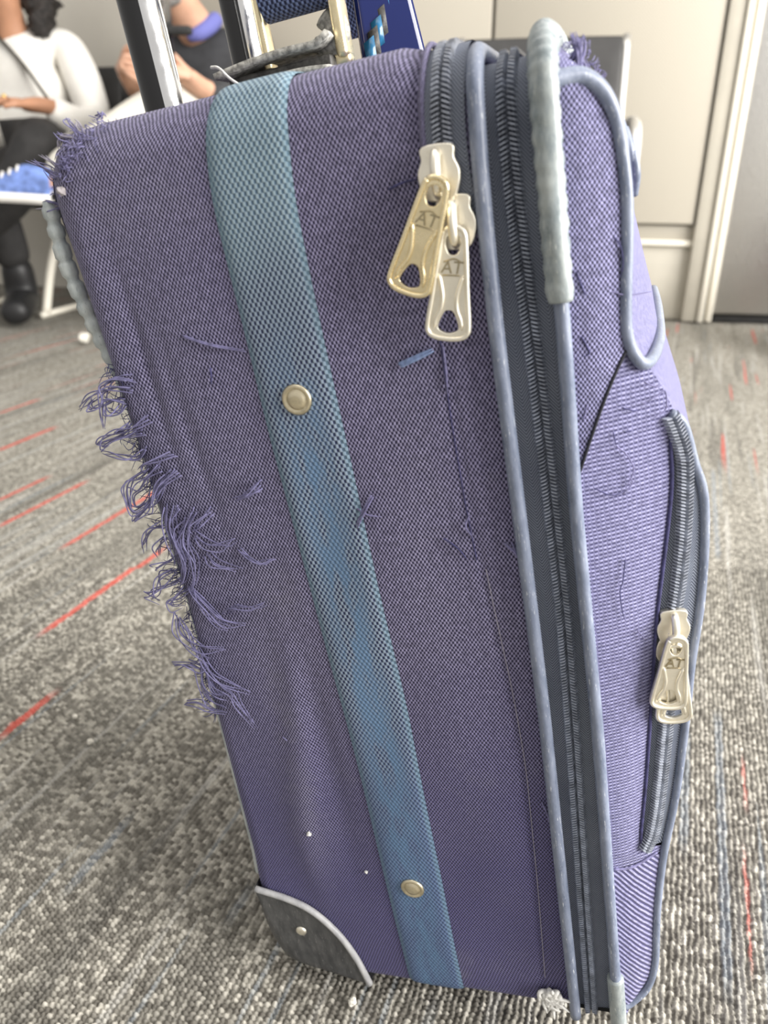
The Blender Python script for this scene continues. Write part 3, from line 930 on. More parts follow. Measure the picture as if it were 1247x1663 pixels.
# ---- carcass behind it: back, top, bottom and far side
ol = [(float(xback(z)), float(z)) for z in np.linspace(0.0, TOP, 60)] + [(.165, TOP), (.180, TOP), (.189, TOP), (XR, TOP), (XR, 0)]
ol = np.array(ol)
rows = []
for y, ins in ((.0105, .0012), (.03, .0004), (CW / 2, .0), (CW - .03, .0), (CW - .012, .001), (CW - .003, .006), (CW, .016)):
    c = np.array([.1, TOP / 2])
    s = (ol - c)
    s = np.sign(s) * np.clip(np.abs(s) - ins, 0, None) + c
    top_drop = max(0, .022 - y)
    s[:, 1] = np.minimum(s[:, 1], TOP - (.022 - math.sqrt(max(0, .022 ** 2 - top_drop ** 2))) - .0003)
    rows.append(np.stack([s[:, 0], np.full(len(s), y), droop(s[:, 0], s[:, 1])], 1))
rows = np.array(rows)
n_ = rows.shape[1]
Vv = rows.reshape(-1, 3)
Ff = []
for i in range(len(rows) - 1):
    for k in range(n_):
        Ff.append((i * n_ + k, i * n_ + (k + 1) % n_, (i + 1) * n_ + (k + 1) % n_, (i + 1) * n_ + k))
Ff.append(tuple(range((len(rows) - 1) * n_, len(rows) * n_)))
uvc = np.stack([Vv[:, 1] + Vv[:, 0] * .3, Vv[:, 2] + Vv[:, 0] * .7], 1)
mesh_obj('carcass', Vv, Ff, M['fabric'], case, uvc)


# ---- path of things that run up the side and over the top
FTOP = .5405


def over(xf, yoff=0.0, r=.020, n=110, z0=.004, ylast=CW - .03, TOP=FTOP):
    zl = np.linspace(z0, TOP - r, n)
    pts = [(float(xf(z)), yoff, z) for z in zl]
    R = r - yoff
    xt = float(xf(TOP - r))
    for a in np.linspace(0, math.pi / 2, 12)[1:]:
        z = TOP - r + R * math.sin(a)
        pts.append((float(xf(min(z, TOP))), r - R * math.cos(a), z))
    xe = pts[-1][0]
    for y in np.linspace(r, ylast, 10)[1:]:
        pts.append((xe, y, TOP - yoff))
    return np.array(pts)


def strip_on(path, half, mat, name, parent, off=(0, 0, 0), nacross=9, udir=None):
    """flat tape centred on a path, spanning +-half along x (or udir)"""
    P = []
    ud = np.array(udir if udir is not None else (1, 0, 0), float)
    for p in path:
        P.append([p + np.array(off) + ud * u for u in np.linspace(-half, half, nacross)])
    return grid(name, P, mat, parent)


def resample(P, step):
    P = np.asarray(P)
    s = np.concatenate([[0], np.cumsum(np.linalg.norm(np.diff(P, axis=0), axis=1))])
    t = np.arange(0, s[-1], step)
    return np.stack([np.interp(t, s, P[:, i]) for i in range(3)], 1)


def teeth(name, path, mat, parent, pitch=.00175, wid=.0021, gap=.0020, across=(1, 0, 0), lift=.0009):
    Q = resample(path, pitch)
    T = np.gradient(Q, axis=0); T /= np.linalg.norm(T, axis=1)[:, None]
    A = np.broadcast_to(np.array(across, float), Q.shape)
    A = A - T * (A * T).sum(1)[:, None]; A /= np.linalg.norm(A, axis=1)[:, None]
    N = np.cross(T, A)
    if N[0][1] > 0: N = -N
    V, F = [], []
    k = 0
    for sgn, sh in ((-1, 0.0), (1, .5)):
        Cc = Q + T * (pitch * sh) + A * (sgn * gap) + N * lift
        v, f = boxes_data(Cc, (A * .93 + T * sgn * -.36), T, N, wid, pitch * .30, .0013, .55)
        V.append(v); F.append(f + k); k += len(v)
    o = mesh_obj(name, np.vstack(V), np.vstack(F), mat, parent, smooth=False)
    tag(o, kind='stuff')
    return o


p1x = smooth_interp([(0, .1953), (.01, .1953), (.242, .1974), (.37, .1965), (.436, .196), (.496, .1969), (.537, .1990), (.56, .200)])
p2x = smooth_interp([(0, .2214), (.233, .2235), (.356, .2221), (.437, .2234), (.499, .2231), (.536, .2240), (.56, .2242)])
z2x = smooth_interp([(0, .2045), (.006, .2049), (.119, .2075), (.222, .2103), (.298, .2118), (.363, .2111), (.42, .2103), (.459, .2091), (.488, .2084), (.516, .2085), (.533, .2094), (.56, .2115)])

# ---- expansion gusset with its zip between the two pipings
gp = over(z2x, .0012)
P = []
for p in gp:
    z = min(p[2], FTOP)
    xa, xb, xc = float(p1x(z)) - .001, p[0], float(p2x(z)) + .002
    row = []
    for u in np.linspace(-1, 1, 17):
        x = xb + (xb - xa) * u if u < 0 else xb + (xc - xb) * u
        dip = .0026 * (1 - abs(u)) ** .6 - .0020 * math.exp(-(u / .35) ** 2)
        row.append((x, p[1] + dip * (1 if p[2] < FTOP - .02 else .3), p[2] - (dip if p[1] > .015 else 0)))
    P.append(row)
zg = tag(grid('expansion_zipper', P, M['tape'], case), 'slate grey zipper tape between the two pipings')
gt = gp.copy(); gt[:, 1] -= .0006
gt[gp[:, 1] > .015, 2] += .0012
teeth('zipper_teeth', gt, M['teeth'], zg, wid=.0023, gap=.0021)

# ---- main zip on the upper corner of the side
z1x = smooth_interp([(.47, .1845), (.4883, .1840), (.5148, .1830), (.5396, .1862), (.56, .188)])
zp = over(z1x, -.0012, .022, n=60, z0=.480, TOP=.5475)
mz = tag(strip_on(zp, .0088, M['tape'], 'main_zipper', case, (.0005, 0, 0)), 'slate grey zipper tape at the top corner')
teeth('zipper_teeth', zp + np.array([0, -.0006, 0]), M['teeth2'], mz, wid=.0023, gap=.0021)
sx = smooth_interp([(.47, .1750), (.5136, .1756), (.5225, .1758), (.5389, .1788), (.56, .181)])
tube('seam_fold', over(sx, -.0010, .022, n=50, z0=.470, TOP=.5495), .0013, M['fabric'], case, 8)
# end of the zip, where fabric closes over it again
pe = [(x, float(panel_y(x, .478)) - .0012, .479 + .25 * (x - .185)) for x in np.linspace(.1755, .1945, 8)]
tube('seam_fold', pe, .0012, M['fabric'], case, 8)

# ---- pipings
tube('piping', over(p1x, -.0030, .014, n=120, z0=.002), .0034, M['vinyl'], case, 14)
tube('piping', over(p2x, -.0025, .018, n=120, z0=.002), .0032, M['vinyl'], case, 14)


def sleeve(name, path, r0, ridged):
    path = resample(path, .0011)
    m = len(path); nn = 20
    th = np.linspace(0, 2 * np.pi, nn, endpoint=False)
    s = np.arange(m) * .0011
    L = s[-1]
    rad = np.full((m, nn), r0)
    rr = np.random.default_rng(3)
    ph = np.cumsum(rr.uniform(.7, 1.3, m)) * .0011
    rid = np.sin(2 * np.pi * ph / .0038)
    amt = np.clip((s - ridged * L) / .02, 0, 1)
    rad += (.00042 * rid * amt)[:, None]
    # scalloped rim on both flanks lower down
    sc = (.5 + .5 * np.sin(2 * np.pi * ph / .008))
    flank = np.exp(-((np.abs(np.sin(th - .1)) - 1) / .35) ** 2)
    rad += -.0006 * (1 - amt)[:, None] * sc[:, None] * flank[None, :]
    rad += .0002 * np.sin(3 * th[None, :] + s[:, None] * 90) + rr.normal(0, .00006, (m, nn))
    rad[:3] *= np.array([.9, .97, 1.0])[:, None]
    return tube(name, path, rad, M['sleeve'], case, nn)


sp = over(p2x, -.0030, .018, n=160, z0=.448, ylast=.11)
tag(sleeve('scuffed_sleeve', sp, .0058, .36), 'scuffed pale grey vinyl sleeve over the piping')
tag(tube('scuffed_sleeve', resample(over(p2x, -.0026, .018, n=90, z0=-.004)[:9], .001), .0050, M['sleeve'], case, 16), 'pale vinyl sleeve at the foot of the piping')
# back edge piping, chewed in its upper part
bx = smooth_interp([(.08, -.0150), (.104, -.0115), (.2328, -.0045), (.3146, -.0005), (.3754, -.0005), (.42, -.0008), (.44, -.0030), (.4526, -.0056), (.468, -.0088), (.487, -.0124), (.507, -.0132), (.52, -.0118), (.55, -.009)])
bp = np.array([(float(bx(z)), .0095, z) for z in np.linspace(.085, .524, 260)])
rad = np.full((len(bp), 12), .0030)
zz_ = bp[:, 2]
chew = np.clip((zz_ - .435) / .02, 0, 1)
rad += (chew * .0013)[:, None]
cut = (np.sin(2 * np.pi * np.cumsum(np.random.default_rng(5).uniform(.6, 1.4, len(bp))) * .0017 / .0085) > .35) * chew
rad -= (cut * .0011)[:, None]
tag(tube('back_piping', bp, rad, M['chewed'], case, 12), 'chewed pale vinyl piping on the back edge')

# ---- webbing strap up the side and over the top
slx = smooth_interp([(0, .0858), (.002, .0851), (.2366, .0845), (.404, .0795), (.516, .0795), (.544, .0850), (.56, .088)])
srx = smooth_interp([(0, .1228), (.003, .1227), (.238, .1227), (.40, .1188), (.51, .1176), (.537, .1215), (.56, .1225)])
P = []
zs = np.concatenate([np.linspace(.002, .53, 130), TOP - .022 + .022 * np.sin(np.linspace(0, math.pi / 2, 14))[1:]])
for z in zs:
    a, b = float(slx(z)), float(srx(z))
    row = []
    for u in np.linspace(0, 1, 17):
        x = a + (b - a) * u
        lift = .0016 * (1 - abs(2 * u - 1) ** 8) + .0003
        row.append((x, float(panel_y(x, min(z, TOP - 1e-5))) - lift, z + (lift if z > TOP - .006 else 0)))
    P.append(row)
for y in np.linspace(.03, .10, 6):
    a, b = float(slx(TOP)), float(srx(TOP))
    P.append([(a + (b - a) * u, y, TOP + .0012) for u in np.linspace(0, 1, 17)])
P = np.array(P)
ds = np.concatenate([[0], np.cumsum(np.linalg.norm(np.diff(P[:, 8], axis=0), axis=1))])
uvs = np.stack([np.broadcast_to(np.linspace(-.019, .019, 17)[None], P.shape[:2]), np.broadcast_to(ds[:, None], P.shape[:2])], 2)
strap = tag(grid('strap', P, M['web'], case, uv=uvs), 'faded blue webbing strap')
for x, z in ((.0995, .419), (.1032, .101)):
    y = float(panel_y(x, z)) - .0018
    pr = [(.0074, 0), (.0076, .0008), (.0068, .0016), (.0058, .0017), (.0052, .0009), (.0048, .0010), (.0040, .0020), (.0022, .0024), (.0004, .0024)]
    lathe('rivet', pr, M['rivet'], strap, 32, Matrix.Translation((x, y, z)))

# ---- black corner guard over the wheel
arc = catmull([(-.0126, .0815), (.0105, .0753), (.0268, .0662), (.0409, .0479), (.0499, .0253), (.0553, .0000)], 8)
low = catmull([(-.0140, .0815), (-.0205, .045), (-.0205, .022), (-.0150, .005), (.000, -.0015), (.03, -.002), (.0553, -.0010)], 8)
nA = 40
def rs2(P, n):
    s = np.concatenate([[0], np.cumsum(np.linalg.norm(np.diff(P, axis=0), axis=1))])
    t = np.linspace(0, s[-1], n)
    return np.stack([np.interp(t, s, P[:, i]) for i in range(2)], 1)
arc2, low2 = rs2(arc, nA), rs2(low, nA)
rowsG = []
for u in np.linspace(0, 1, 12):
    row = []
    for i in range(nA):
        p = arc2[i] * (1 - u) + low2[i] * u
        y = -.0028 + .016 * max(0, (u - .70) / .30) ** 2
        row.append((p[0], y, p[1]))
    rowsG.append(row)
for yy in (.03, .06):
    rowsG.append([(low2[i][0], yy, low2[i][1]) for i in range(nA)])
cg = tag(grid('corner_guard', rowsG, M['guard'], case), 'scratched black plastic corner guard')
tube('guard_lip', [(p[0], -.0026, p[1]) for p in arc2], .0022, M['lip'], cg, 10)
lathe('screw', [(.0038, 0), (.0036, .0010), (.0020, .0016), (.0003, .0016)], M['nickel'], cg, 20, Matrix.Translation((.0138, -.0030, .046)))
# wheels and feet that carry the case
Mi = case.matrix_world.inverted()
def floor_local(x, y):
    """case-frame z of the floor under case point x,y"""
    Mw = case.matrix_world
    z = 0.0
    for _ in range(8):
        p = Mw @ Vector((x, y, z)); z -= p.z / Mw[2][2]
    return z
for yw in (.045, CW - .045):
    zf = floor_local(.012, yw)
    r = .016
    cyl = [(.012, yw - .011, zf + r + .0005), (.012, yw - .009, zf + r + .0005), (.012, yw + .009, zf + r + .0005), (.012, yw + .011, zf + r + .0005)]
    tube('wheel', cyl, [r * .8, r, r, r * .8], M['rubber'], case, 24)
    zf = floor_local(.19, yw + .02)
    tube('foot', [(.19, yw + .02, .004), (.19, yw + .02, zf + .004), (.19, yw + .02, zf + .0008)], [.011, .009, .007], M['rubber'], case, 16)

# ---- front section: flank, pockets and front face
K = .6; X0 = .223
FN = np.array([K, -1, 0]) / math.hypot(K, 1)
def fy(x): return K * (x - X0)
def FP(x, z, off=0.0): return np.array([x, fy(x), z]) + FN * off


Ex = smooth_interp([(.552, .2245), (.545, .2300), (.527, .2357), (.5218, .2419), (.5138, .2458), (.506, .2476), (.480, .2492), (.4636, .2484), (.4516, .2475), (.4368, .2467), (.4276, .2474), (.4205, .2500), (.4135, .2555), (.405, .2610), (.3877, .2653),
             (.3813, .2694), (.362, .2736), (.3453, .2775), (.3191, .2777), (.2854, .2751), (.25, .27), (.2122, .2659), (.1679, .2599), (.1256, .2519), (.0834, .2469), (.0422, .2443), (.0229, .2392), (.0145, .2296), (.0090, .2240), (0, .2236)])
Sx = smooth_interp([(.552, .2275), (.5499, .2289), (.5403, .2337), (.5274, .2411), (.5108, .247), (.4748, .2512), (.4601, .2543), (.439, .2577), (.4234, .2606), (.4089, .2639), (.3911, .2660), (.3453, .2795), (.3191, .2797), (.2854, .2771), (.25, .272), (.2122, .2679), (.1679, .2619), (.1256, .2539), (.0834, .2489), (.0422, .2463), (.0229, .2412), (.0145, .2316), (.0090, .226), (0, .2256)])
lowz = np.linspace(.006, .436, 130)
gapx = smooth_interp([(.3877, .2653), (.3832, .2627), (.3709, .2642), (.3586, .2647), (.3343, .2618), (.309, .2581), (.2824, .2542), (.2198, .2488), (.1794, .2449), (.1389, .2399), (.130, .2415), (.1256, .2519)])
def fabric_edge(z):
    return float(min(Ex(z), gapx(z))) if .134 < z < .3877 else float(Ex(z))
# upper part of the lower pocket is ribbed cloth, its foot a diagonal twill
def squash(P):
    P = np.array(P, float); z = P[..., 2]
    P[..., 2] = np.where(z > .53, .53 + (z - .53) * .5, z)
    return P


def fuv(P, rot=0.0):
    P = np.asarray(P); u, v = (P[..., 0] - .235) * 1.166, P[..., 2]
    c, s = math.cos(rot), math.sin(rot)
    return np.stack([u * c - v * s, u * s + v * c], -1)


def flank(z0, z1, n, mat, name, off, rot, edgef, bulge=.0015, xa=.2235):
    P = []
    for z in np.linspace(z0, z1, n):
        e1 = edgef(z)
        P.append([FP(xa + (e1 - xa) * u, z, off + bulge * math.sin(math.pi * u)) for u in np.linspace(0, 1, 17)])
    P = squash(P)
    return grid(name, P, mat, case, uv=fuv(P, rot))


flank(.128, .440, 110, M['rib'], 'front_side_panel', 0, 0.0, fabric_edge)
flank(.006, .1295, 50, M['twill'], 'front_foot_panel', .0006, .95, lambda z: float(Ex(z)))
# upper flap of coarse weave with a cut diagonal lower edge
P = []
for t in np.linspace(0, 1, 70):
    zl = .3720 + .158 * t
    zr = .4235 + .1045 * t
    xr = float(min(Ex(zr), .2475 if zr < .44 else 1)) - .0002
    P.append([FP(.2238 + (xr - .2238) * u, zl + (zr - zl) * u + .006 * math.sin(math.pi * u) * (1 - t), .0016 + .0022 * math.sin(math.pi * u)) for u in np.linspace(0, 1, 17)])
P = np.array(P)
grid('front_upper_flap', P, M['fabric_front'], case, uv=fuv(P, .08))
tube('seam_cord', P[0] + FN * .0002, .00075, M['seam'], case, 6)
# cap of cloth above the arch piping
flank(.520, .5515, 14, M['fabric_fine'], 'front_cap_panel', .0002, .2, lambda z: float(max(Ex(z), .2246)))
P = []
for z in np.linspace(.006, .551, 140):
    e1 = float(Ex(z)); y1 = fy(e1); s1 = max(float(Sx(z)), e1 + .0005)
    row = []
    for u in np.linspace(0, 1, 13):
        y = y1 + (.09 - y1) * u
        row.append((e1 + (s1 - e1) * math.sin(u * math.pi / 2) ** .9, y, z))
    for y in (.12, CW / 2, CW - .12): row.append((s1, y, z))
    for u in np.linspace(1, 0, 9):
        y = CW - (y1 + (.09 - y1) * u)
        row.append((e1 + (s1 - e1) * math.sin(u * math.pi / 2) ** .9, y, z))
    row.append((.2235, CW, z)); row.append((XR, CW, z))
    P.append(row)
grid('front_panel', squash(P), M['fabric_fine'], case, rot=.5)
P = [[(XR - .002, y, FTOP - .0015), (.2255, y, FTOP - .0015)] for y in (.02, CW)]
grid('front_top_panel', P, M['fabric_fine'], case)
P = [[(XR - .002, y, .006), (.2255, y, .006)] for y in (.0, CW)]
grid('front_bottom_panel', P, M['rubber'], case)
tube('pocket_seam', catmull([FP(.2250, .1300, .001), FP(.2334, .1281, .002), FP(.2419, .1298, .002), FP(.2486, .1310, .001)], 6), .0008, M['thread'], case, 6)
# lower pocket zip: dark gap, tape, teeth, outer piping
zc = catmull([FP(x, z, .0012) for x, z in ((.2636, .3875), (.2662, .3790), (.2684, .3700), (.2692, .3603), (.2679, .3323), (.2652, .3065), (.2613, .2798), (.2585, .247), (.2559, .2166), (.2513, .1764), (.2470, .150), (.2420, .1370))], 10)
FA = np.array([1, K, 0]) / math.hypot(1, K)
P = []
for p in zc:
    z = p[2]
    a = fabric_edge(z) - .0015; b = float(Ex(z)) + .0005
    u0 = a - p[0]; u1 = b - p[0]
    row = []
    for u in np.linspace(-1, 1, 13):
        d = (-u0 * u) if u < 0 else u1 * u
        dx = u0 * (-u) if u < 0 else u1 * u
        row.append(FP(p[0] + dx, z, -.0015 * (1 if u < -.6 else 0) + .0006))
    P.append(row)
pz = tag(grid('pocket_zipper', P, M['tape'], case), 'slate zipper tape round the lower front pocket')
teeth('zipper_teeth', zc + FN * .0004, M['teeth2'], pz, wid=.0024, gap=.0021, across=tuple(FA))
tube('zipper_gap_shade', [FP(fabric_edge(z) - .0002, z, .0006) for z in np.linspace(.142, .380, 60)], .0009, M['thread_dark'], case, 6)  # thin dark tube painting the shade in the gap beside the tape
outc = catmull([FP(x, z, .001) for x, z in ((.2640, .3885), (.2694, .3813), (.2736, .3620), (.2775, .3453), (.2777, .3191), (.2751, .2854), (.2699, .2503), (.2659, .2122), (.2599, .1679), (.2519, .1256), (.2469, .0834), (.2443, .0422), (.2392, .0229), (.2296, .0145), (.2248, .0135))], 8)
tube('pocket_piping', outc, .0023, M['vinyl'], case, 12)
# upper pocket piping: arch, side, rounded lower corner, then away across the front
ub = [FP(x, z, .0022) for x, z in ((.2240, .5270), (.2282, .5275), (.2357, .5269), (.2419, .5218), (.2458, .5138), (.2476, .5060), (.2488, .4937), (.2492, .4800), (.2484, .4636), (.2475, .4516), (.2466, .4368), (.2468, .4276), (.2490, .4195), (.2530, .4140))]
ub += [np.array(v) for v in ((.2585, .030, .4140), (.2618, .060, .4150), (.2628, .10, .4165), (.2632, .145, .4165), (.2628, .19, .416))]
tube('upper_pocket_piping', catmull(ub, 6), np.interp(np.linspace(0, 1, (len(ub) - 1) * 6 + 1), [0, .2, .25, 1], [.0034, .0030, .0027, .0027]), M['vinyl'], case, 12)
# upper pocket's zip end bunched beyond the piping
for i, (dx, dz) in enumerate(((0, 0), (.0014, -.002), (.0028, -.005))):
    tube('zip_end_fold', catmull([(.2480 + dx, .045, .512 + dz), (.2508 + dx, .040, .502 + dz), (.2518 + dx, .040, .494 + dz), (.2505 + dx, .045, .486 + dz)], 6), .0019, M['vinyl'], case, 8)


# ---- zip sliders with pull tabs
def circle_pts(cx, cz, rx, rz, n=20, a0=0, a1=2 * math.pi):
    return [(cx + rx * math.cos(a), cz + rz * math.sin(a)) for a in np.linspace(a0, a1, n, endpoint=False)]


def smooth_loop(pts, n=6):
    P = np.array(pts); P = np.vstack([P[-2:], P, P[:3]])
    out = []
    for i in range(2, len(P) - 3):
        p0, p1, p2, p3 = P[i - 1], P[i], P[i + 1], P[i + 2]
        for k in range(n):
            t = k / n
            out.append(tuple(0.5 * ((2 * p1) + (-p0 + p2) * t + (2 * p0 - 5 * p1 + 4 * p2 - p3) * t * t + (-p0 + 3 * p1 - 3 * p2 + p3) * t ** 3)))
    return out


def slider(loc, rz, body_rot, tab_rot, tab_len, mbody, mtab, sc=1.0, tab_lean=0.0, tab_off=0.0):
    s = empty('zipper_slider')
    s.parent = case
    s.location = loc
    s.rotation_euler = (0, body_rot, rz)
    s.scale = (sc, sc, sc)
    sh = smooth_loop([(-.0055, .0095), (.0055, .0095), (.0060, .0050), (.0078, .0005), (.0072, -.0045), (.0048, -.0090), (0, -.0098), (-.0048, -.0090), (-.0072, -.0045), (-.0078, .0005), (-.0060, .0050)], 4)
    curve_mesh('slider_plate', [sh], mbody, s, .0012, .0006, 3)
    br = catmull([(0, -.0010, .0075), (0, -.0040, .0068), (0, -.0062, .0030), (0, -.0064, -.0020), (0, -.0050, -.0065), (0, -.0010, -.0080)], 6)
    tube('slider_bridge', br, .0019, mbody, s, 12, 1.15)
    L = tab_len
    Mx = Matrix.Translation((0, -.0052 - tab_off, -.0045)) @ Matrix.Rotation(tab_rot, 4, 'Y') @ Matrix.Rotation(tab_lean, 4, 'X')
    out = smooth_loop([(-.0042, .0022), (0, .0040), (.0042, .0022), (.0056, -.004), (.0074, -.5 * L), (.0092, -.86 * L), (.0086, -.955 * L), (.0055, -L), (0, -1.012 * L), (-.0055, -L), (-.0086, -.955 * L), (-.0092, -.86 * L), (-.0074, -.5 * L), (-.0056, -.004)], 5)
    h1 = smooth_loop([(-.0030, -.0006), (0, .0010), (.0030, -.0006), (.0034, -.0040), (.0020, -.0070), (0, -.0078), (-.0020, -.0070), (-.0034, -.0040)], 4)
    zb = -.965 * L
    h2 = smooth_loop([(-.0042, zb + .002), (0, zb + .0005), (.0042, zb + .002), (.0046, zb + .0045), (.0030, zb + .0085), (.0014, zb + .0105), (-.0014, zb + .0105), (-.0030, zb + .0085), (-.0046, zb + .0045)], 4)
    curve_mesh('pull_tab', [out, h1[::-1], h2[::-1]], mtab, s, .0007, .0004, 2, Mx)
    rim = np.array([(x * .94, -.0012, (z + .5 * L) * .975 - .5 * L) for x, z in out] + [(out[0][0] * .94, -.0012, (out[0][1] + .5 * L) * .975 - .5 * L)])
    o = tube('pull_rim', rim, .0011, mtab, s, 8); o.data.transform(Mx)
    for sg in (-1, 1):
        wst = catmull([(sg * .0052, -.0012, -.36 * L), (sg * .0040, -.0013, -.46 * L), (sg * .0030, -.0014, -.58 * L), (sg * .0034, -.0014, -.70 * L), (sg * .0052, -.0013, -.80 * L), (sg * .0060, -.0012, -.90 * L)], 6)
        o = tube('pull_ridge', wst, [.0004] * 2 + [.0009] * (len(wst) - 4) + [.0004] * 2, mtab, s, 8); o.data.transform(Mx)
    T = Mx @ Matrix.Translation((0, -.0011, -.30 * L))
    text_mesh('emblem_letters', 'AT', .0070, .0005, M['letter_shade'], s, T)
    for pts in ([(-.0034, -.0002, .0022), (.0008, -.0002, .0036), (.0034, -.0002, .0026)], [(-.0036, -.0002, -.0030), (.0036, -.0002, -.0028)]):
        o = tube('emblem_line', catmull(pts, 4), .00036, M['letter_shade'], s, 6); o.data.transform(T)
    return s


def ang(a, b): return math.atan2(b[0] - a[0], -(b[1] - a[1]))


slider((.1812, -.0042, .5035), 0, .05, .40, .042, M['nickel'], M['brass'], tab_off=.0022)
slider((.1850, -.0036, .4845), 0, .04, .17, .041, M['nickel'], M['nickel'])
fr = math.atan2(K, 1)
slider(tuple(FP(.2606, .2790, .0030)), fr * .35, .05, .10, .041, M['nickel'], M['nickel'], .95, tab_off=.0028)
slider(tuple(FP(.2598, .2640, .0022)), fr * .35, math.pi - .0, math.pi + .03, .046, M['nickel'], M['nickel'], .95)

# ---- telescopic handle
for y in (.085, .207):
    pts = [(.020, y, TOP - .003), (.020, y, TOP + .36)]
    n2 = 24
    for nm, a0, a1, mt in (('pull_tube_reflection', math.radians(115), math.radians(295), 'black_gloss'), ('pull_tube_chrome', math.radians(-65), math.radians(115), 'chrome')):
        # oval tube in two halves, back half coloured black as the chrome's dark reflection
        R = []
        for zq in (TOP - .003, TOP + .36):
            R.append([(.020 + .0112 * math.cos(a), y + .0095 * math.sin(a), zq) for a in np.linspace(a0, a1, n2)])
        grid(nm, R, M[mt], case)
    tube('tube_collar', [(.020, y, TOP - .001), (.020, y, TOP + .003)], .0135, M['rubber'], case, 24)
grip_z = TOP + .36
box('pull_grip', (.006, .06, grip_z), (.034, .235, grip_z + .025), M['rubber'], case, .008, 3)

# ---- carry handle on top
hd = tag(box('handle_plate', (.058, .088, .5535), (.115, .117, .5670), M['leather'], case, .001), 'cracked black leather handle pad')
for x0, x1, za, zb, th in ((.0525, .1165, .5688, .0034, .0030), (.0570, .1150, .5570, .0052, .0028)):
    P = []
    for t in np.linspace(0, 1, 24):
        z = za + zb * math.sin(t * 2.4) + (.0045 * max(0, (t - .84) / .16) ** 2 if th > .0029 else 0)
        P.append([(x0 + (x1 - x0) * t, y, z) for y in np.linspace(.0835, .119, 6)])
    o = grid('leather_layer', P, M['leather_top'], case)
    md = o.modifiers.new('thick', 'SOLIDIFY'); md.thickness = th; md.offset = 0
ringm = M['brass']
box('handle_ring', (.1165, .092, .565), (.1225, .106, .622), ringm, case, .0022, 3)
box('handle_ring', (.0755, .096, .567), (.0800, .106, .622), ringm, case, .0018, 3)
box('handle_ring', (.0755, .096, .562), (.1225, .106, .568), ringm, case, .0022, 3)
tube('handle_loop', catmull([(.112, .100, .585), (.117, .098, .580), (.1175, .097, .575), (.113, .098, .571), (.106, .100, .571)], 6), .0030, M['leather_top'], case, 10, 2.2)
# webbing grip rolled over the ring's top bar, running back across the case
P = []
for x in np.linspace(.0815, .1155, 15):
    P.append([(x, .100 + .0105 * math.cos(a), .5985 + .0105 * math.sin(a)) for a in np.linspace(-.3, 2 * math.pi - .3, 30)])
P = np.array(P)
uu_ = np.broadcast_to(np.linspace(-.0165, .0165, 15)[:, None], P.shape[:2]); vv_ = np.broadcast_to(np.linspace(0, .066, 30)[None], P.shape[:2])
M['grip'] = weave('navy_grip_webbing_cloth', (.13, .17, .30), (.008, .012, .04), .0026, .0040, sharp=.8)
grid('grip_roll', P, M['grip'], case, uv=np.stack([uu_, vv_], 2))
P = []
for t in np.linspace(0, 1, 26):
    y = .100 + .125 * t
    z = .609 + .022 * math.sin(math.pi * t) - .03 * max(0, t - .75) * 2
    P.append([(x, y, z) for x in np.linspace(.0815, .1155, 9)])
o = grid('grip_webbing', P, M['grip'], case)
md = o.modifiers.new('thick', 'SOLIDIFY'); md.thickness = .004; md.offset = 0
# glossy navy luggage tag leaning behind the ring
P = []
for t in np.linspace(0, 1, 14):
    P.append([(.1225 + .030 * u - .0075 * t * u, .128 + .014 * u, .548 + .066 * t - .010 * u * t + .002 * math.sin(3 * u)) for u in np.linspace(-.1, 1, 10)])
o = tag(grid('luggage_tag', P, M['tag'], case), 'glossy navy plastic luggage tag')
md = o.modifiers.new('thick', 'SOLIDIFY'); md.thickness = .004; md.offset = 0
for q in range(5):
    P2_ = [[(.1225 + .0055 * u + .0022 * q, .1240 + .002 * q + .002 * u, .5600 + .013 * t + .0045 * q + .003 * u) for u in np.linspace(0, 1, 3)] for t in np.linspace(0, 1, 3)]
    ob = grid('tag_print', P2_, M['tag_blue'] if q % 2 == 0 else M['leather'], o)
    md = ob.modifiers.new('thick', 'SOLIDIFY'); md.thickness = .0006; md.offset = 0
tube('tag_seam', [(.1235, .1235, .5530), (.138, .1310, .5590), (.150, .1370, .5640)], .0022, M['grip'], o, 8)

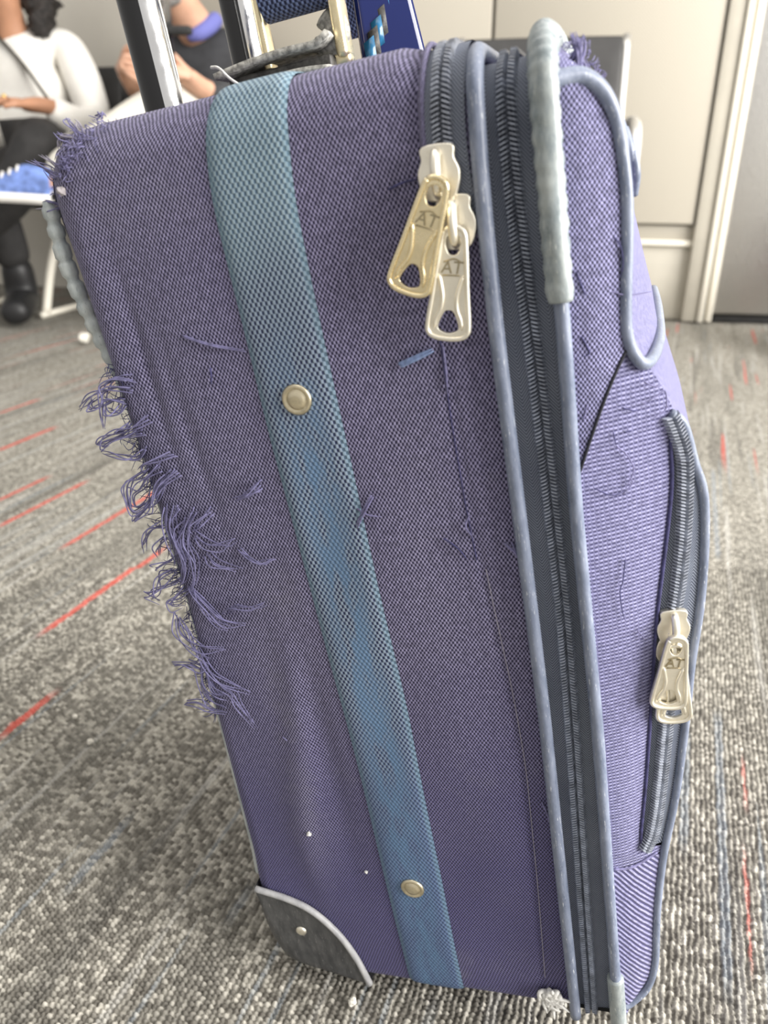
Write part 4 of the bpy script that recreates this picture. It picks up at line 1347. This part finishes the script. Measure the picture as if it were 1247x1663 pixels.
# ================================================================== loose threads
EDGE= [[[129,4367],[43,4394],[-30,4365],[-70,4315],[-108,4233],[-149,4136]],[[111,4315],[24,4342],[-66,4327],[-159,4306],[-257,4259]],[[30,4263],[-29,4275],[-108,4251],[-166,4251],[-171,4276],[-139,4285]],[[17,4246],[-30,4213],[-69,4223],[-90,4262]],[[154,4160],[76,4136],[-31,4114],[-142,4085],[-206,4051],[-147,4034]],[[89,4091],[16,4085],[-72,4079],[-173,4042],[-189,4037]],[[73,4004],[14,3957],[-56,3962],[-118,3993],[-199,4012]],[[28,4159],[-17,4112],[-81,4093]],[[48,3890],[-36,3856],[-93,3820],[-123,3754],[-120,3658],[-19,3694],[74,3756]],[[139,3909],[53,3863],[-30,3789],[-87,3752],[-89,3684],[-15,3707],[69,3783]],[[164,3856],[106,3807],[14,3706],[-86,3629],[-132,3603],[-110,3644]],[[237,3864],[151,3818],[84,3742],[5,3679],[-86,3670]],[[241,3966],[156,3960],[61,3928],[1,3880]],[[109,3687],[78,3593],[90,3496],[97,3425],[30,3356]],[[175,3670],[121,3591],[125,3467],[131,3396],[93,3297],[24,3195]],[[206,3588],[153,3535],[135,3452],[137,3367],[87,3253],[-1,3166]],[[278,3638],[216,3573],[189,3464],[195,3365],[153,3252],[89,3165]],[[360,3634],[275,3584],[231,3532]],[[223,3504],[295,3460],[390,3450],[468,3481]],[[38,3561],[-41,3543],[-104,3489],[-156,3427]],[[35,3484],[-23,3444],[-59,3380]],[[11,3342],[-73,3315],[-108,3302]],[[7,3284],[-77,3257],[-137,3168],[-199,3124]],[[38,3239],[-51,3197],[-173,3154],[-201,3139],[-150,3085]],[[74,3165],[5,3136],[-55,3092],[-78,3069],[-12,3061]],[[79,3180],[149,3119],[216,3044],[272,2983],[380,2953]],[[104,3164],[180,3074],[213,2984],[274,2938]],[[280,3013],[353,3065],[455,3072],[545,3093]],[[473,3399],[548,3368],[607,3332],[667,3358]],[[260,3392],[329,3333],[431,3295]],[[-74,2984],[-73,2891],[-16,2828],[83,2797],[200,2783]],[[-69,2953],[-37,2859],[-4,2764],[70,2701]],[[-4,2764],[66,2636],[155,2573],[286,2495]],[[-204,2630],[-84,2657],[3,2635],[44,2668]],[[-87,2649],[-18,2618],[-32,2518],[-4,2401],[93,2354]],[[13,2668],[31,2570],[64,2471],[122,2456]],[[35,2635],[99,2539],[178,2492],[202,2409],[247,2233]],[[-202,2359],[-106,2380],[-22,2340],[70,2327]],[[693,3771],[629,3724],[543,3703]]]
SNAG= [[[476,4551],[620,4493],[781,4445]],[[578,4384],[577,4345],[561,4303]],[[1267,3681],[1206,3599],[1150,3513]],[[1179,3613],[1229,3584],[1297,3567]],[[1512,4297],[1588,4322],[1671,4348]],[[1588,5011],[1651,5026],[1722,5030]],[[1728,3543],[1707,3495],[1733,3422]],[[1878,3390],[1925,3336],[1950,3238]],[[1914,3389],[1936,3322],[1962,3295]],[[1937,2871],[1962,2816],[1972,2791]],[[1947,2533],[1961,2416],[1982,2297]],[[1950,2295],[1979,2195],[2003,2167]],[[1902,1780],[1927,1693],[1928,1624]],[[1589,3434],[1652,3381],[1689,3313]],[[673,3733],[589,3721],[505,3705]],[[443,2143],[415,2165]],[[1923,4114],[1939,4071],[1946,4033]],[[1719,4356],[1720,4246],[1709,4135]]]
FSNAG= [[[2408,4477],[2467,4448],[2577,4437]],[[2284,4322],[2300,4279],[2308,4245],[2283,4236]],[[2506,3966],[2572,3990],[2604,4004],[2606,3924],[2569,3901],[2542,3885]],[[2431,3860],[2462,3862]],[[2394,3807],[2431,3758],[2458,3675],[2422,3595]],[[2385,3873],[2394,3812]],[[2407,3569],[2450,3617],[2430,3653]],[[2403,3236],[2383,3127],[2367,3082],[2372,2977],[2386,2902]],[[2440,2828],[2461,2783],[2449,2766]],[[2429,3974],[2467,3952],[2492,3950]],[[2360,5005],[2377,5015],[2394,5003]],[[2284,4584],[2302,4507],[2312,4480]],[[2288,4027],[2268,3963]],[[2432,4683],[2453,4643],[2459,4569],[2447,4523]],[[2492,4694],[2502,4668],[2491,4647]],[[2292,3636],[2355,3586],[2421,3580]],[[2523,4065],[2561,4035],[2600,4033]]]
TOPT= [[[2320,5259],[2348,5325],[2333,5419]],[[2331,5257],[2355,5334],[2344,5423]],[[2349,5253],[2370,5321],[2353,5401]],[[2356,5283],[2379,5359],[2378,5404]],[[2308,5313],[2338,5348],[2363,5383]],[[2375,5238],[2368,5301],[2355,5334]],[[2324,5310],[2357,5354],[2373,5397]]]
TOPL= [[[145,5467],[87,5490],[47,5478],[40,5436]],[[122,5454],[72,5481],[41,5504]],[[99,5438],[41,5423],[3,5398]],[[38,5332],[-23,5395],[-65,5436]],[[26,5321],[-50,5374],[-130,5432]],[[6,5298],[-32,5331],[-82,5380]],[[-42,5226],[-100,5214],[-166,5206]],[[-30,5211],[-91,5194],[-137,5187]],[[167,5481],[137,5531],[137,5556]],[[186,5485],[179,5511],[164,5538]],[[-47,5214],[-88,5234],[-144,5238]],[[285,5527],[317,5541],[316,5522]]]
_r = np.random.default_rng(11)


def strand(pts, y0, lift, flankmode=False):
    c = []
    m = len(pts)
    for i, (x, z) in enumerate(pts):
        x, z = x * 1e-4, z * 1e-4
        t = i / max(1, m - 1)
        if flankmode: c.append(FP(x, z, .0022 + lift * math.sin(math.pi * (.15 + .7 * t))))
        else:
            base = min(float(panel_y(max(x, float(xback(z)) + .004), z)), .006) if y0 is None else y0
            c.append((x, base - .0008 - lift * math.sin(math.pi * min(1, .1 + .75 * t)), z))
    return catmull(c, 6)


for i, l in enumerate(EDGE):
    lines = [strand(l, None, .004)]
    for k in range(3):      # each tuft is a few yarns unravelling together
        j = [(x + _r.normal(0, 10) + 12 * math.sin(k * 2 + q), z + _r.normal(0, 11) + 12 * math.cos(k * 3 + q)) for q, (x, z) in enumerate(l)]
        lines.append(strand(j, None, .002 + .003 * k))
    multi_tube('frayed_tuft', lines, .00042, M['thread'], case)
# short fuzz along the torn back edge
fz = []
for i in range(260):
    z = _r.uniform(.225, .445); x = float(xback(z)) + _r.uniform(0, .006)
    L = _r.uniform(.003, .010); a = _r.uniform(2.2, 5.4)
    p0 = np.array([x, .003, z]); d = np.array([math.cos(a), -.4, math.sin(a)]) * L
    fz.append(catmull([p0, p0 + d * .5 + _r.normal(0, .0012, 3), p0 + d], 3))
tag(multi_tube('edge_fuzz', fz, .00022, M['thread_dark'], case, 4), kind='stuff')
for i, l in enumerate(SNAG):
    m = 'thread_blue' if i == 4 else ('thread_dark' if i in (1, 5, 13) else 'thread')
    multi_tube('loose_thread', [strand(l, None, .0012)] + ([strand([(x + 8, z - 9) for x, z in l], None, .0016)] if i in (0, 4, 2, 7) else []), .0009 if i == 4 else .0005, M[m], case)
for i, l in enumerate(FSNAG):
    multi_tube('loose_thread', [strand(l, None, .0015, True)], .00034, M['thread_dark' if i % 2 else 'thread'], case)
for i, l in enumerate(TOPT):
    multi_tube('torn_yarn', [catmull([(x * 1e-4 + _r.normal(0, .0006), .012 + _r.normal(0, .002), z * 1e-4) for x, z in l], 6) for k in range(4)], .0005, M['thread'], case)
for i, l in enumerate(TOPL):
    multi_tube('torn_yarn', [catmull([(x * 1e-4 + _r.normal(0, .0006), .009 + _r.normal(0, .0015), z * 1e-4 + _r.normal(0, .0006)) for x, z in l], 6) for k in range(4)], .00035, M['thread' if i % 3 else 'thread_white'], case)
# fuzzy crown of broken filaments where the corners have rubbed through
fz = []
for i in range(150):
    a = _r.uniform(0, 1); x = .002 + .026 * a; z = .523 + .026 * math.sqrt(a)
    x += float(_r.normal(0, .003)); z += float(_r.normal(0, .003))
    L = _r.uniform(.002, .006); d = _r.normal(0, 1, 3); d[1] = -abs(d[1]); d *= L / np.linalg.norm(d)
    p0 = np.array([x, float(panel_y(max(x, float(xback(min(z, .5515))) + .003), min(z, .5515))), z])
    fz.append(catmull([p0, p0 + d * .6 + _r.normal(0, .0006, 3), p0 + d], 3))
tag(multi_tube('edge_fuzz', fz, .00022, M['thread'], case, 4), kind='stuff')
fz = []
for i in range(80):
    x = _r.uniform(.2250, .2440); z = float(np.interp(x, [.2245, .230, .2357, .2419, .247], [.541, .539, .535, .530, .515])) + _r.normal(0, .002)
    L = _r.uniform(.001, .004); d = _r.normal(0, 1, 3) + np.array([.6, -.3, .6]); d *= L / np.linalg.norm(d)
    p0 = np.array([x, fy(x) + _r.uniform(0, .03), z])
    fz.append(catmull([p0, p0 + d * .6 + _r.normal(0, .0006, 3), p0 + d], 3))
tag(multi_tube('edge_fuzz', fz, .00022, M['thread'], case, 4), kind='stuff')
# white stitching line that has worked loose
st = [(float(seam_x(z)) + .0016, float(panel_y(float(seam_x(z)) + .0016, z)) - .0006 - .0003 * math.sin(z * 1900), z) for z in np.linspace(.03, .325, 220)]
tube('stitch_line', st, .00026, M['thread_white'], case, 5)
tube('stitch_line', [(float(seam_x(z)) - .002, float(panel_y(float(seam_x(z)) - .002, z)) - .0004 - .0003 * math.sin(z * 1500), z) for z in np.linspace(.33, .44, 90)], .00032, M['thread_dark'], case, 5)
# torn corner with white lining
lines = []
for i in range(34):
    p = np.array([.181 + _r.normal(0, .0024), -.001, .0165 + _r.normal(0, .0025)])
    lines.append(catmull([p, p + np.array([_r.normal(.001, .003), -.003, _r.normal(-.001, .0035)]), p + np.array([_r.normal(.002, .005), -.004, _r.normal(-.003, .005)])], 4))
multi_tube('torn_lining', lines, .0016, M['stuffing'], case, 6)
for x, z, r in ((.0412, .1393, .0016), (.073, .108, .0011), (.0045, .5265, .0022)):
    bm = bmesh.new(); bmesh.ops.create_icosphere(bm, subdivisions=2, radius=r)
    for v in bm.verts: v.co *= 1 + .25 * random.uniform(-1, 1)
    me = bpy.data.meshes.new('lint_speck'); bm.to_mesh(me); bm.free()
    o = link('lint_speck', me, M['lint' if z > .5 else 'stuffing'], case); o.location = (x, float(panel_y(x, z)) - r * .4, z)
tube('white_thread', catmull([(.053, .082, .573), (.058, .080, .5715), (.063, .079, .566), (.070, .079, .560)], 6), .0008, M['stuffing'], case, 6)

# crumbs on the carpet
for i, (x, y, r) in enumerate(((-.022, .352, .0030), (-.30, .62, .0030), (-.33, .66, .0024), (-.105, .33, .0022))):
    bm = bmesh.new(); bmesh.ops.create_icosphere(bm, subdivisions=2, radius=r)
    for v in bm.verts: v.co *= 1 + .25 * random.uniform(-1, 1)
    me = bpy.data.meshes.new('crumb'); bm.to_mesh(me); bm.free()
    o = link('crumb', me, M['creamcloth']); o.location = (x, y, r * .8)
    tag(o, ('pale crumb on the carpet below the black corner guard', 'larger pale crumb on the carpet left of the suitcase', 'smaller pale crumb on the carpet left of the suitcase', 'tiny pale crumb nearest the lower left of the carpet')[i], 'crumb')
